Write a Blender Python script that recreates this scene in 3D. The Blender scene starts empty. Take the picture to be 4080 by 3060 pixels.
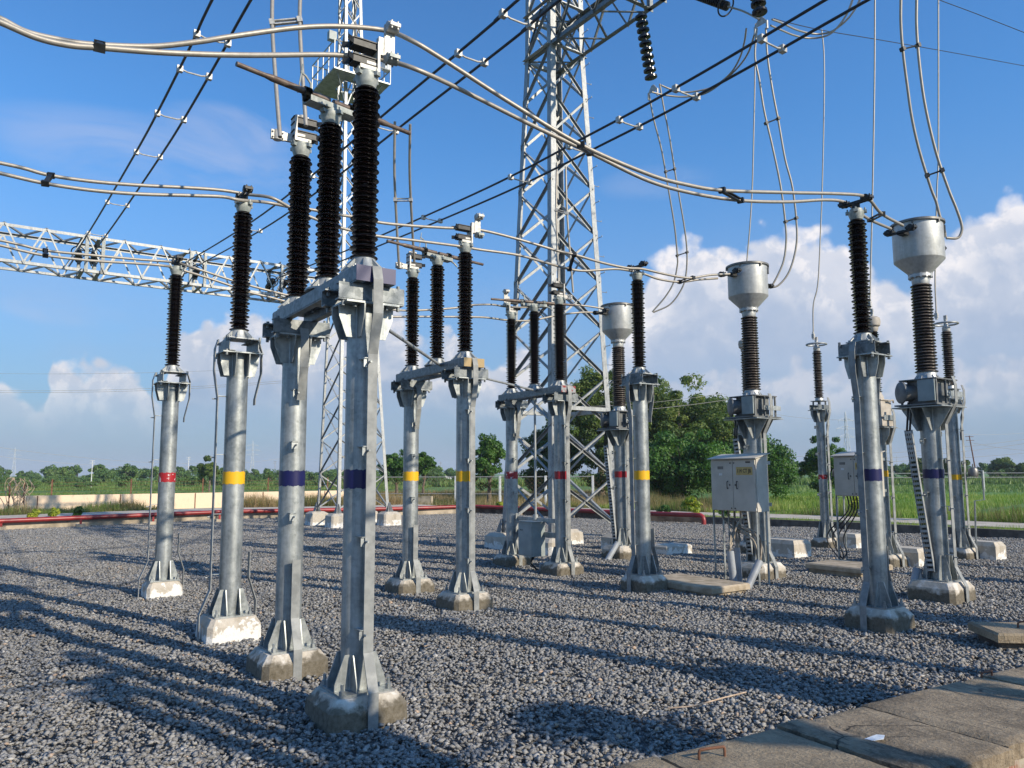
import bpy, math, random
import numpy as np
from mathutils import Vector, Matrix
random.seed(7); rng = np.random.default_rng(7)
R = math.radians
S = bpy.context.scene
COL = S.collection
# ------------------------------------------------------------------ camera
cam = bpy.data.cameras.new('camera'); co = bpy.data.objects.new('camera', cam); COL.objects.link(co)
cam.sensor_width = 36.0; cam.lens = 27.34; cam.clip_start = 0.05; cam.clip_end = 4000
co.matrix_world = Matrix.Translation((0, 0, 1.6)) @ Matrix.Rotation(R(90 + 6.55), 4, 'X') @ Matrix.Rotation(R(-0.25), 4, 'Z')
S.camera = co
# ------------------------------------------------------------------ sun, sky, exposure
SUN_EL = R(27); SUN_DIR = Vector((0.797 * math.cos(SUN_EL), -0.604 * math.cos(SUN_EL), math.sin(SUN_EL)))
sl = bpy.data.lights.new('sun', 'SUN'); sl.energy = 4.9; sl.angle = R(0.53); sl.color = (1.0, 0.88, 0.71)
so = bpy.data.objects.new('sun', sl); COL.objects.link(so)
so.rotation_euler = SUN_DIR.to_track_quat('Z', 'Y').to_euler(); so.location = (30, -25, 30)
S.view_settings.view_transform = 'Standard'; S.view_settings.look = 'None'
S.view_settings.exposure = 0.10; S.view_settings.gamma = 1.0

# ------------------------------------------------------------------ node helpers
class NT:
    def __init__(s, tree): s.t = tree; s.n = tree.nodes; s.l = tree.links
    def new(s, kind, **kw):
        n = s.n.new(kind)
        for k, v in kw.items(): setattr(n, k, v)
        return n
    def link(s, a, b): s.l.new(a, b)
    def put(s, sock, v):
        if hasattr(v, 'is_output') or isinstance(v, bpy.types.NodeSocket): s.l.new(v, sock)
        else: sock.default_value = v
    def math(s, op, a, b=None, c=None, clamp=False):
        n = s.n.new('ShaderNodeMath'); n.operation = op; n.use_clamp = clamp
        s.put(n.inputs[0], a)
        if b is not None: s.put(n.inputs[1], b)
        if c is not None: s.put(n.inputs[2], c)
        return n.outputs[0]
    def ss(s, v, lo, hi):
        n = s.n.new('ShaderNodeMapRange'); n.interpolation_type = 'SMOOTHSTEP'
        s.put(n.inputs[0], v); s.put(n.inputs[1], lo); s.put(n.inputs[2], hi); return n.outputs[0]
    def mix(s, f, a, b, blend='MIX'):
        n = s.n.new('ShaderNodeMix'); n.data_type = 'RGBA'; n.blend_type = blend
        s.put(n.inputs[0], f)
        s.put(n.inputs[6], a if not isinstance(a, tuple) else (*a, 1) if len(a) == 3 else a)
        s.put(n.inputs[7], b if not isinstance(b, tuple) else (*b, 1) if len(b) == 3 else b)
        return n.outputs[2]
    def noise(s, vec, scale, detail=4, rough=0.55, dist=0.0, col=False):
        n = s.n.new('ShaderNodeTexNoise')
        if vec is not None: s.put(n.inputs['Vector'], vec)
        n.inputs['Scale'].default_value = scale; n.inputs['Detail'].default_value = detail
        n.inputs['Roughness'].default_value = rough; n.inputs['Distortion'].default_value = dist
        return n.outputs['Color' if col else 'Fac']
    def ramp(s, f, stops, interp='LINEAR'):
        n = s.n.new('ShaderNodeValToRGB'); e = n.color_ramp.elements; n.color_ramp.interpolation = interp
        while len(e) < len(stops): e.new(0.5)
        for k, (p, c) in enumerate(stops):
            e[k].position = p; e[k].color = (c, c, c, 1) if isinstance(c, float) else (*c, 1)
        s.put(n.inputs[0], f); return n.outputs[0]
    def vscale(s, vec, sc):
        n = s.n.new('ShaderNodeMapping'); s.put(n.inputs[0], vec); n.inputs['Scale'].default_value = sc; return n.outputs[0]

# ------------------------------------------------------------------ world
W = bpy.data.worlds.new('World'); S.world = W; W.use_nodes = True
w = NT(W.node_tree); w.n.clear()
sky = w.new('ShaderNodeTexSky', sky_type='NISHITA'); sky.sun_disc = False
sky.sun_elevation = SUN_EL; sky.sun_rotation = math.atan2(SUN_DIR.x, SUN_DIR.y)
sky.air_density = 1.35; sky.dust_density = 0.6; sky.ozone_density = 2.2; sky.altitude = 50
tc = w.new('ShaderNodeTexCoord'); V = tc.outputs['Generated']
sep = w.new('ShaderNodeSeparateXYZ'); w.link(V, sep.inputs[0])
az = w.math('ARCTAN2', sep.outputs[0], sep.outputs[1]); el = w.math('ARCSINE', sep.outputs[2])
# clear sky: soft horizon haze, as the humid air of the place shows it
hz = w.ss(el, -0.06, 0.44)
skyc = w.mix(1.0, sky.outputs[0], (0.54, 1.10, 1.72), 'MULTIPLY')
gain = w.math('MULTIPLY_ADD', w.ss(az, -0.25, 0.5), 0.13, 1.0)
gv_ = w.new('ShaderNodeCombineXYZ'); [w.link(gain, gv_.inputs[k]) for k in range(3)]
skyc = w.mix(1.0, skyc, gv_.outputs[0], 'MULTIPLY')
clear = w.mix(w.math('MULTIPLY', w.math('SUBTRACT', 1.0, hz), 0.80), skyc, (2.75, 3.30, 5.05))
cv = w.new('ShaderNodeCombineXYZ'); w.link(az, cv.inputs[0]); w.link(el, cv.inputs[1]); P2 = cv.outputs[0]
def profile(stops):
    # height of a cloud bank's top over azimuth
    f = w.math('MULTIPLY_ADD', az, 1 / 1.6, 0.5)
    return w.ramp(f, [(0.5 + a / 1.6, float(h)) for a, h in stops])
bil = w.new('ShaderNodeTexVoronoi'); bil.feature = 'SMOOTH_F1'; w.put(bil.inputs['Vector'], w.mix(0.035, P2, w.noise(P2, 9, 5, .6, col=True))); bil.inputs['Scale'].default_value = 30
bil.inputs['Smoothness'].default_value = 0.35
bil2 = w.new('ShaderNodeTexVoronoi'); bil2.feature = 'SMOOTH_F1'; w.put(bil2.inputs['Vector'], w.mix(0.02, P2, w.noise(P2, 22, 5, .6, col=True))); bil2.inputs['Scale'].default_value = 62
bil2.inputs['Smoothness'].default_value = 0.3
fbm = w.noise(P2, 16, 8, 0.62)
puff = w.math('ADD', w.math('MULTIPLY', w.math('SUBTRACT', 0.35, bil.outputs['Distance']), 0.045),
              w.math('ADD', w.math('MULTIPLY', w.math('SUBTRACT', 0.35, bil2.outputs['Distance']), 0.026), w.math('MULTIPLY', w.math('SUBTRACT', fbm, 0.5), 0.045)))
def puff_at(dx, dy):
    n = w.new('ShaderNodeVectorMath'); n.operation = 'ADD'; w.link(P2, n.inputs[0]); n.inputs[1].default_value = (dx, dy, 0); q = n.outputs[0]
    return w.math('ADD', w.noise(q, 11, 7, 0.58, 0.3), w.math('MULTIPLY', w.noise(q, 34, 5, 0.6), 0.28))
relief = w.ss(w.math('SUBTRACT', puff_at(0, 0), puff_at(0.010, 0.013)), -0.05, 0.07)
def bank(prof, amp, soft, base_lo, base_hi, body=0.6):
    d = w.math('SUBTRACT', w.math('ADD', prof, w.math('MULTIPLY', puff, amp)), el)      # >0 below the top
    edge = w.ss(d, 0.0, soft)
    lowfade = w.ss(el, base_lo, base_hi)
    return d, w.math('MULTIPLY', edge, w.math('MULTIPLY_ADD', lowfade, 1 - body, body) if body > 0 else lowfade)
PR = [(a, max(0.0, h)) for a, h in [(0.13491436471508503, 0.18897965832995162), (0.1628781071262838, 0.2462304056423164), (0.19655337667403203, 0.290310884955004), (0.22621394564502592, 0.301380431041937), (0.27178160886781844, 0.28510679977015846), (0.3002744922759802, 0.29103487701778924), (0.3230611717033121, 0.3026287710067593), (0.3506388074835266, 0.305192418907836), (0.38779709733078127, 0.29664851588064983), (0.4181768610054821, 0.27856153065321165), (0.4517757417700821, 0.2452773848018467), (0.48005806220786723, 0.22609234526540645), (0.5105807145404705, 0.25844099886923944), (0.5407076043511633, 0.2942242318880045), (0.5641872561710863, 0.30734903673782427), (0.620248328333607, 0.3082377604306377)]]
dR, mR = bank(profile([(-0.78, 0.0), (0.08, 0.0)] + PR + [(0.79, 0.30)]), 0.85, 0.024, 0.02, 0.17, 0.0)
PL_ = [(a, h) for a, h in [(-0.6117602485587433, 0.12536349179032177), (-0.5865443764961885, 0.11741757506388967), (-0.5646773532044848, 0.10633987958189314), (-0.5460814419028434, 0.08450904829774682), (-0.5377590651450288, 0.133629374606873), (-0.522429481387159, 0.14147617477237365), (-0.4996384955831397, 0.14577871926300706), (-0.48061013920850154, 0.1418572730505341), (-0.47049231758294785, 0.14998758506428592), (-0.45149751046892744, 0.13787259650623615), (-0.4377421424945935, 0.10519232891590151), (-0.42514419436538364, 0.1003061905659399), (-0.4161131529106245, 0.18245498217955658), (-0.3938798000931204, 0.20324193367990745), (-0.3627579479333939, 0.21385571525521022), (-0.31944600157581954, 0.21126193799316298), (-0.27492195562841104, 0.2081912664300118), (-0.20655505657363027, 0.22285178047938656), (-0.14786024613733514, 0.23359495068346062), (-0.1205810928794194, 0.19040955539286059), (-0.0966240375335084, 0.18195029646159594), (-0.07270026526704985, 0.1969678124761224), (-0.057547745038344776, 0.15565910009430947), (-0.021469187186688783, 0.16462985350931444), (0.014775099788452218, 0.17932372813678715), (0.04452971510792705, 0.13749960718891685)]]
dL, mL = bank(profile(PL_), 1.1, 0.022, 0.03, 0.12, 0.0)
# relief of the towers: billows, brighter on the crests, blue grey in the hollows and below
rel = w.ss(w.math('ADD', w.math('MULTIPLY', bil.outputs['Distance'], 0.55), w.math('MULTIPLY', bil2.outputs['Distance'], 0.45)), 0.62, 0.08)
depthR = w.ss(w.math('ADD', dR, w.math('MULTIPLY', w.math('SUBTRACT', w.noise(P2, 7, 5, .55), 0.5), 0.18)), 0.0, 0.14)
litR = w.math('MULTIPLY', w.math('SUBTRACT', 1.0, w.math('MULTIPLY', depthR, 0.9)), w.math('MULTIPLY_ADD', relief, 0.45, 0.55))
colR = w.mix(litR, (4.0, 4.95, 6.7), (10.6, 10.0, 9.8))
depthL = w.ss(w.math('ADD', dL, w.math('MULTIPLY', w.math('SUBTRACT', w.noise(P2, 9, 5, .55), 0.5), 0.10)), 0.02, 0.13)
litL = w.math('MULTIPLY', w.math('SUBTRACT', 1.0, depthL), w.math('MULTIPLY_ADD', relief, 0.5, 0.5))
colL = w.mix(litL, (3.7, 4.6, 6.2), (8.9, 8.5, 8.6))
# thin high cloud, stretched sideways
cir = w.noise(w.vscale(P2, (1.0, 3.2, 1)), 5.0, 7, 0.6, 0.6)
def blob(a0, e0, ra, re):
    x = w.math('DIVIDE', w.math('SUBTRACT', az, a0), ra); y = w.math('DIVIDE', w.math('SUBTRACT', el, e0), re)
    return w.ss(w.math('ADD', w.math('MULTIPLY', x, x), w.math('MULTIPLY', y, y)), 1.0, 0.15)
bl = w.math('ADD', blob(*(-0.44749951993871684, 0.3664177881137667), 0.21, 0.05), w.math('ADD', blob(*(-0.5338031767936046, 0.1837923013738669), 0.07, 0.022), w.math('ADD', blob(*(-0.3486389776274086, 0.4112741946885137), 0.11, 0.03), w.math('MULTIPLY', blob(*(0.19262225695085083, 0.36043361665566204), 0.09, 0.025), 0.45))), clamp=True)
mC = w.math('MULTIPLY', w.math('MULTIPLY', bl, w.ss(cir, 0.34, 0.68)), 0.40)
c1 = w.mix(mC, clear, (5.4, 6.0, 8.0))
# soft broken veil in the lower sky
veil = w.math('MULTIPLY', w.ss(w.noise(w.vscale(P2, (1.0, 2.0, 1)), 4.0, 6, 0.55), 0.42, 0.75), w.math('MULTIPLY', w.ss(el, 0.36, 0.10), 0.35))
c2 = w.mix(veil, c1, (4.2, 4.9, 6.6))
c3 = w.mix(w.math('MULTIPLY', mL, 0.85), c2, colL)
c4 = w.mix(w.math('MULTIPLY', mR, 0.90), c3, colR)
bg = w.new('ShaderNodeBackground'); w.link(c4, bg.inputs[0]); bg.inputs[1].default_value = 0.095
wo = w.new('ShaderNodeOutputWorld'); w.link(bg.outputs[0], wo.inputs[0])

# ------------------------------------------------------------------ materials
def pmat(name, build, rough=0.5, metal=0.0):
    m = bpy.data.materials.new(name); m.use_nodes = True
    t = NT(m.node_tree); b = t.n['Principled BSDF']
    b.inputs['Roughness'].default_value = rough; b.inputs['Metallic'].default_value = metal
    tcn = t.new('ShaderNodeTexCoord'); geo = t.new('ShaderNodeNewGeometry')
    t.obj = tcn.outputs['Object']; t.pos = geo.outputs['Position']; t.b = b
    t.rnd = t.new('ShaderNodeObjectInfo').outputs['Random']
    build(t); return m
def bump(t, h, strength=0.4, dist=0.01):
    n = t.new('ShaderNodeBump'); n.inputs['Strength'].default_value = strength; n.inputs['Distance'].default_value = dist
    t.put(n.inputs['Height'], h); t.link(n.outputs[0], t.b.inputs['Normal'])
def two(c0, c1, scale, detail=4, bs=0.0, bd=0.01, lo=0.35, hi=0.65):
    def f(t):
        n = t.noise(t.pos, scale, detail, 0.6)
        t.link(t.mix(t.ss(n, lo, hi), c0, c1), t.b.inputs['Base Color'])
        if bs: bump(t, n, bs, bd)
    return f
def galv(c0, c1, streak=0.5):
    def f(t):
        v = t.new('ShaderNodeTexVoronoi'); t.put(v.inputs['Vector'], t.pos); v.inputs['Scale'].default_value = 38
        n = t.noise(t.pos, 5, 6, 0.65)
        st = t.noise(t.vscale(t.pos, (22, 22, 1.6)), 1.0, 5, 0.65)
        f1 = t.ss(t.math('ADD', t.math('MULTIPLY', n, 0.7), t.math('MULTIPLY', st, 0.5)), 0.42, 0.80)
        c = t.mix(f1, c0, c1)
        sp = t.new('ShaderNodeSeparateColor'); t.link(v.outputs['Color'], sp.inputs[0])
        c = t.mix(t.math('MULTIPLY', sp.outputs[0], 0.16), c, (0.75, 0.77, 0.78))
        d = t.ss(t.noise(t.vscale(t.pos, (30, 30, 2.2)), 1.3, 6, 0.75), 0.63, 0.72)
        c = t.mix(t.math('MULTIPLY', d, streak), c, (0.20, 0.20, 0.185))
        t.link(c, t.b.inputs['Base Color'])
        t.link(t.math('MULTIPLY_ADD', n, 0.25, 0.36), t.b.inputs['Roughness'])
        bump(t, t.math('ADD', t.noise(t.pos, 14, 4), t.math('MULTIPLY', st, 0.6)), 0.22, 0.006)
    return f
M = {}
M['galv'] = pmat('galvanised_steel', galv((0.19, 0.212, 0.212), (0.43, 0.455, 0.44), 0.75), metal=0.65)
M['galv_dark'] = pmat('dark_galvanised_steel', galv((0.09, 0.105, 0.11), (0.18, 0.20, 0.20), 0.4), metal=0.45)  # darker copy of the steel; shade of head frames and cross beams put in
M['galv_light'] = pmat('bright_galvanised_steel', galv((0.27, 0.285, 0.28), (0.42, 0.435, 0.42), 0.45), metal=0.35)
M['strap'] = pmat('dull_earthing_strap', two((0.20, 0.21, 0.205), (0.31, 0.32, 0.305), 9, 6, .1, .003), rough=0.62, metal=0.1)
M['lattice'] = pmat('lattice_galvanised_steel', galv((0.20, 0.21, 0.21), (0.36, 0.375, 0.365), 0.5), metal=0.35)
def porc(t):
    n = t.noise(t.pos, 9, 4)
    t.link(t.mix(n, (0.004, 0.0025, 0.0025), (0.009, 0.0045, 0.004)), t.b.inputs['Base Color'])
    t.link(t.math('MULTIPLY_ADD', n, 0.15, 0.10), t.b.inputs['Roughness'])
M['porcelain'] = pmat('dark_brown_glazed_porcelain', porc)
def porc2(t):
    gn = t.new('ShaderNodeNewGeometry'); sp = t.new('ShaderNodeSeparateXYZ'); t.link(gn.outputs['Normal'], sp.inputs[0])
    dust = t.math('MULTIPLY', t.ss(sp.outputs[2], 0.2, 0.9), t.ss(t.noise(t.pos, 12, 4), 0.25, 0.6))
    t.link(t.mix(dust, (0.020, 0.014, 0.012), (0.12, 0.10, 0.08)), t.b.inputs['Base Color'])
    t.link(t.math('MULTIPLY_ADD', dust, 0.5, 0.28), t.b.inputs['Roughness'])
M['porcelain_dusty'] = pmat('dusty_brown_porcelain', porc2)
M['string'] = pmat('black_disc_porcelain', two((0.008, 0.008, 0.009), (0.02, 0.018, 0.018), 8), rough=0.22)
M['cap'] = pmat('greenish_cast_metal', two((0.24, 0.27, 0.25), (0.38, 0.40, 0.37), 20, bs=0.2), rough=0.55, metal=0.2)
M['alu'] = pmat('stranded_aluminium', lambda t: (t.link(t.mix(t.noise(t.pos, 18, 5, .7), (0.24, 0.215, 0.175), (0.50, 0.465, 0.40)), t.b.inputs['Base Color']),
      bump(t, t.noise(t.vscale(t.pos, (60, 60, 60)), 3, 2), 0.25, 0.003)), rough=0.48, metal=0.35)
M['alu_dark'] = pmat('weathered_shaded_conductor', two((0.018, 0.02, 0.028), (0.04, 0.042, 0.05), 10), rough=0.5, metal=0.2)  # weathered wire, with its unlit underside put into the dark colour
M['clamp'] = pmat('cast_aluminium_clamp', two((0.36, 0.35, 0.32), (0.56, 0.545, 0.50), 25), rough=0.5, metal=0.2)
M['dark_clamp'] = pmat('dark_clamp_steel', two((0.012, 0.013, 0.013), (0.032, 0.033, 0.032), 25), rough=0.5, metal=0.3)
M['blade'] = pmat('rust_brown_tube', two((0.10, 0.07, 0.055), (0.20, 0.155, 0.12), 14, bs=0.2), rough=0.5, metal=0.3)
def plinth_m(white):
    def f(t):
        sp = t.new('ShaderNodeSeparateXYZ'); t.link(t.obj, sp.inputs[0])
        n = t.noise(t.pos, 7, 7, 0.65); n2 = t.noise(t.pos, 26, 6, 0.7)
        base = t.mix(n2, (0.38, 0.335, 0.265), (0.66, 0.60, 0.50)); base = t.mix(t.math('MULTIPLY', t.ss(t.noise(t.vscale(t.pos, (3, 3, 1)), 2.0, 6), .5, .7), .4), base, (0.22, 0.17, 0.10))
        wm = t.ss(t.math('ADD', n, t.math('MULTIPLY', sp.outputs[2], -1.2 if white else 0.8)), 0.42 if white else 0.62, 0.48 if white else 0.72)
        base = t.mix(t.math('MULTIPLY', wm, 0.95 if white else 0.5), base, (0.80, 0.78, 0.72))
        ms = t.ss(t.math('ADD', sp.outputs[2], t.math('MULTIPLY', t.math('SUBTRACT', n, 0.5), 0.30)), 0.11 if not white else -0.1, 0.05 if not white else -0.16)
        base = t.mix(t.math('MULTIPLY', ms, t.math('MULTIPLY_ADD', n2, 0.8, 0.45), clamp=True), base, (0.085, 0.07, 0.042))
        t.link(base, t.b.inputs['Base Color']); bump(t, t.math('ADD', n, n2), 0.6, 0.015)
    return f
M['plinth'] = pmat('mossy_plastered_concrete', plinth_m(False), rough=0.9)
M['plinth_white'] = pmat('whitewashed_concrete', plinth_m(True), rough=0.9)
def slab_f(t):
    n = t.noise(t.pos, 2.2, 8, 0.68); n2 = t.noise(t.pos, 34, 5, 0.7)
    c = t.mix(t.ss(n, 0.34, 0.66), (0.070, 0.050, 0.032), (0.36, 0.28, 0.185))
    c = t.mix(t.math('MULTIPLY', t.ss(n2, .45, .7), 0.4), c, (0.44, 0.37, 0.28))
    st = t.noise(t.vscale(t.obj, (9, 1.5, 1)), 3.0, 6, .7); c = t.mix(t.math('MULTIPLY', t.ss(st, .52, .62), .75), c, (0.075, 0.062, 0.045)); c = t.mix(t.math('MULTIPLY', t.rnd, 0.45), c, (0.42, 0.34, 0.22))
    cr = t.new('ShaderNodeTexVoronoi'); cr.feature = 'DISTANCE_TO_EDGE'; t.put(cr.inputs['Vector'], t.mix(0.10, t.vscale(t.pos, (1, 1, 1)), t.noise(t.pos, 4, 6, .7, col=True))); cr.inputs['Scale'].default_value = 1.3
    ck = t.math('MULTIPLY', t.ss(cr.outputs['Distance'], 0.010, 0.002), t.ss(t.noise(t.pos, 1.1, 3), .50, .56)); c = t.mix(t.math('MULTIPLY', ck, .85), c, (0.02, 0.016, 0.012))
    t.link(c, t.b.inputs['Base Color']); bump(t, t.math('ADD', t.math('ADD', n, n2), st), 0.8, 0.02)
M['slab'] = pmat('weathered_concrete_slab', slab_f, rough=0.85)
M['slab_tan'] = pmat('tan_concrete_slab', two((0.30, 0.24, 0.16), (0.48, 0.40, 0.29), 6, 7, 0.4, 0.01), rough=0.9)
def brick_f(t):
    b = t.new('ShaderNodeTexBrick'); t.put(b.inputs['Vector'], t.vscale(t.obj, (4, 4, 4)))
    b.inputs['Color1'].default_value = (0.30, 0.10, 0.05, 1); b.inputs['Color2'].default_value = (0.20, 0.08, 0.05, 1); b.inputs['Mortar'].default_value = (0.42, 0.38, 0.32, 1)
    t.link(t.mix(t.ss(t.noise(t.pos, 6, 6), .4, .6), b.outputs[0], (0.40, 0.36, 0.28)), t.b.inputs['Base Color'])
M['brick'] = pmat('trench_brick', brick_f, rough=0.9)
def paint(c, chips=None, thr=0.62):
    def f(t):
        n = t.noise(t.pos, 16, 5, 0.6)
        col = t.mix(t.math('MULTIPLY', t.noise(t.pos, 60, 3), 0.25), c, tuple(x * 0.7 for x in c))
        if chips: col = t.mix(t.ss(n, thr, thr + 0.02), col, chips)
        t.link(col, t.b.inputs['Base Color'])
    return f
M['red'] = pmat('dark_red_band_paint', paint((0.33, 0.012, 0.018), (0.62, 0.55, 0.55), 0.72), rough=0.45)
M['red_chip'] = pmat('flaking_red_band_paint', paint((0.38, 0.016, 0.022), (0.66, 0.60, 0.60), 0.585), rough=0.45)
M['yellow'] = pmat('yellow_band_paint', paint((0.85, 0.47, 0.010)), rough=0.45)
M['blue'] = pmat('deep_blue_band_paint', paint((0.008, 0.009, 0.078)), rough=0.4)
M['blue_plate'] = pmat('faded_blue_paint', paint((0.028, 0.028, 0.105)), rough=0.45)
M['yellow_plate'] = pmat('faded_yellow_paint', paint((0.40, 0.28, 0.12)), rough=0.5)
M['red_plate'] = pmat('half_worn_red_paint', paint((0.25, 0.02, 0.02), (0.30, 0.31, 0.31), 0.50), rough=0.5)
M['pipe'] = pmat('red_pipe_paint', two((0.20, 0.018, 0.018), (0.36, 0.030, 0.028), 3, 7, .1, .004, .3, .7), rough=0.4)
M['box'] = pmat('cream_grey_cabinet_paint', two((0.47, 0.435, 0.36), (0.56, 0.52, 0.44), 3, 6, 0.05, 0.004), rough=0.45)
M['mech'] = pmat('grey_mechanism_paint', two((0.24, 0.28, 0.27), (0.32, 0.36, 0.35), 4), rough=0.5)
M['tank'] = pmat('silver_tank_paint', galv((0.36, 0.37, 0.355), (0.50, 0.505, 0.485), 0.25), metal=0.5)
M['rim'] = pmat('dark_lid_metal', two((0.13, 0.125, 0.115), (0.22, 0.215, 0.20), 10), rough=0.45, metal=0.5)
M['ct_box'] = pmat('weathered_tank_grey', two((0.10, 0.108, 0.11), (0.20, 0.205, 0.20), 6), rough=0.55, metal=0.3)
M['cvt'] = pmat('beige_tank_paint', two((0.36, 0.32, 0.26), (0.48, 0.43, 0.36), 8), rough=0.6)
M['black'] = pmat('black_plastic', two((0.012, 0.012, 0.012), (0.03, 0.03, 0.03), 10), rough=0.5)
M['pvc'] = pmat('grey_pvc', two((0.27, 0.29, 0.31), (0.36, 0.385, 0.405), 5), rough=0.5)
M['cable'] = pmat('dusty_control_cable', two((0.22, 0.185, 0.14), (0.44, 0.38, 0.29), 9), rough=0.7)
M['wall'] = pmat('cream_wall_paint', lambda t: (t.link(t.mix(t.ss(t.noise(t.vscale(t.pos, (1, 1, 0.35)), 2.6, 8, .7), .52, .74), (0.80, 0.62, 0.44), (0.50, 0.41, 0.30)), t.b.inputs['Base Color'])), rough=0.9)
M['kerb'] = pmat('stained_kerb_concrete', two((0.26, 0.22, 0.16), (0.50, 0.42, 0.31), 2.2, 8, 0.3), rough=0.9)
M['path'] = pmat('worn_concrete_path', two((0.40, 0.34, 0.26), (0.60, 0.52, 0.42), 1.6, 8, 0.2), rough=0.9)
M['rust'] = pmat('rusty_angle', two((0.10, 0.04, 0.02), (0.20, 0.09, 0.05), 12), rough=0.8)
M['white'] = pmat('white_post_paint', two((0.62, 0.62, 0.60), (0.80, 0.80, 0.78), 8), rough=0.6)
M['pole'] = pmat('grey_concrete_pole', two((0.25, 0.24, 0.23), (0.38, 0.37, 0.36), 8), rough=0.8)
M['pale_steel'] = pmat('pale_pylon_steel', two((0.42, 0.45, 0.48), (0.55, 0.58, 0.60), 3), rough=0.6)
M['sign'] = pmat('ochre_nameplate', two((0.50, 0.36, 0.12), (0.58, 0.43, 0.16), 20), rough=0.6)
M['stick'] = pmat('dry_twig', two((0.42, 0.30, 0.20), (0.60, 0.46, 0.33), 20), rough=0.8)
M['white_scrap'] = pmat('white_scrap', two((0.5, 0.58, 0.66), (0.7, 0.75, 0.8), 20), rough=0.6)
M['bark'] = pmat('bark', two((0.10, 0.075, 0.05), (0.20, 0.16, 0.12), 9, 6, 0.5), rough=0.9)
def leafmat(name, c0, c1, c2, tr=0.35):
    m = bpy.data.materials.new(name); m.use_nodes = True; t = NT(m.node_tree); b = t.n['Principled BSDF']
    at = t.new('ShaderNodeAttribute', attribute_name='leafvar')
    c = t.ramp(at.outputs['Fac'], [(0.0, c0), (0.5, c1), (1.0, c2)])
    t.link(c, b.inputs['Base Color']); b.inputs['Roughness'].default_value = 0.55
    tl = t.new('ShaderNodeBsdfTranslucent'); t.link(t.mix(1.0, c, (1.2, 1.35, 0.6), 'MULTIPLY'), tl.inputs[0])
    mx = t.new('ShaderNodeMixShader'); mx.inputs[0].default_value = tr
    t.link(b.outputs[0], mx.inputs[1]); t.link(tl.outputs[0], mx.inputs[2]); t.link(mx.outputs[0], t.n['Material Output'].inputs[0])
    return m
M['leaf_dark'] = leafmat('dark_foliage', (0.036, 0.075, 0.014), (0.105, 0.165, 0.026), (0.23, 0.27, 0.05))
M['leaf_green'] = leafmat('bright_foliage', (0.025, 0.075, 0.012), (0.065, 0.165, 0.025), (0.16, 0.28, 0.05))
M['leaf_far'] = leafmat('distant_foliage', (0.05, 0.11, 0.03), (0.11, 0.20, 0.045), (0.18, 0.27, 0.07), 0.25)
M['leaf_yellow'] = leafmat('yellow_green_foliage', (0.10, 0.20, 0.02), (0.30, 0.36, 0.03), (0.55, 0.50, 0.04))
M['grass'] = leafmat('grass_blades', (0.11, 0.21, 0.025), (0.21, 0.32, 0.05), (0.40, 0.40, 0.13))
M['dry'] = leafmat('dry_grass_blades', (0.10, 0.13, 0.03), (0.28, 0.21, 0.10), (0.42, 0.29, 0.16))
M['reeds'] = leafmat('reed_blades', (0.07, 0.13, 0.03), (0.13, 0.22, 0.04), (0.22, 0.28, 0.08), 0.3)

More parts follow.
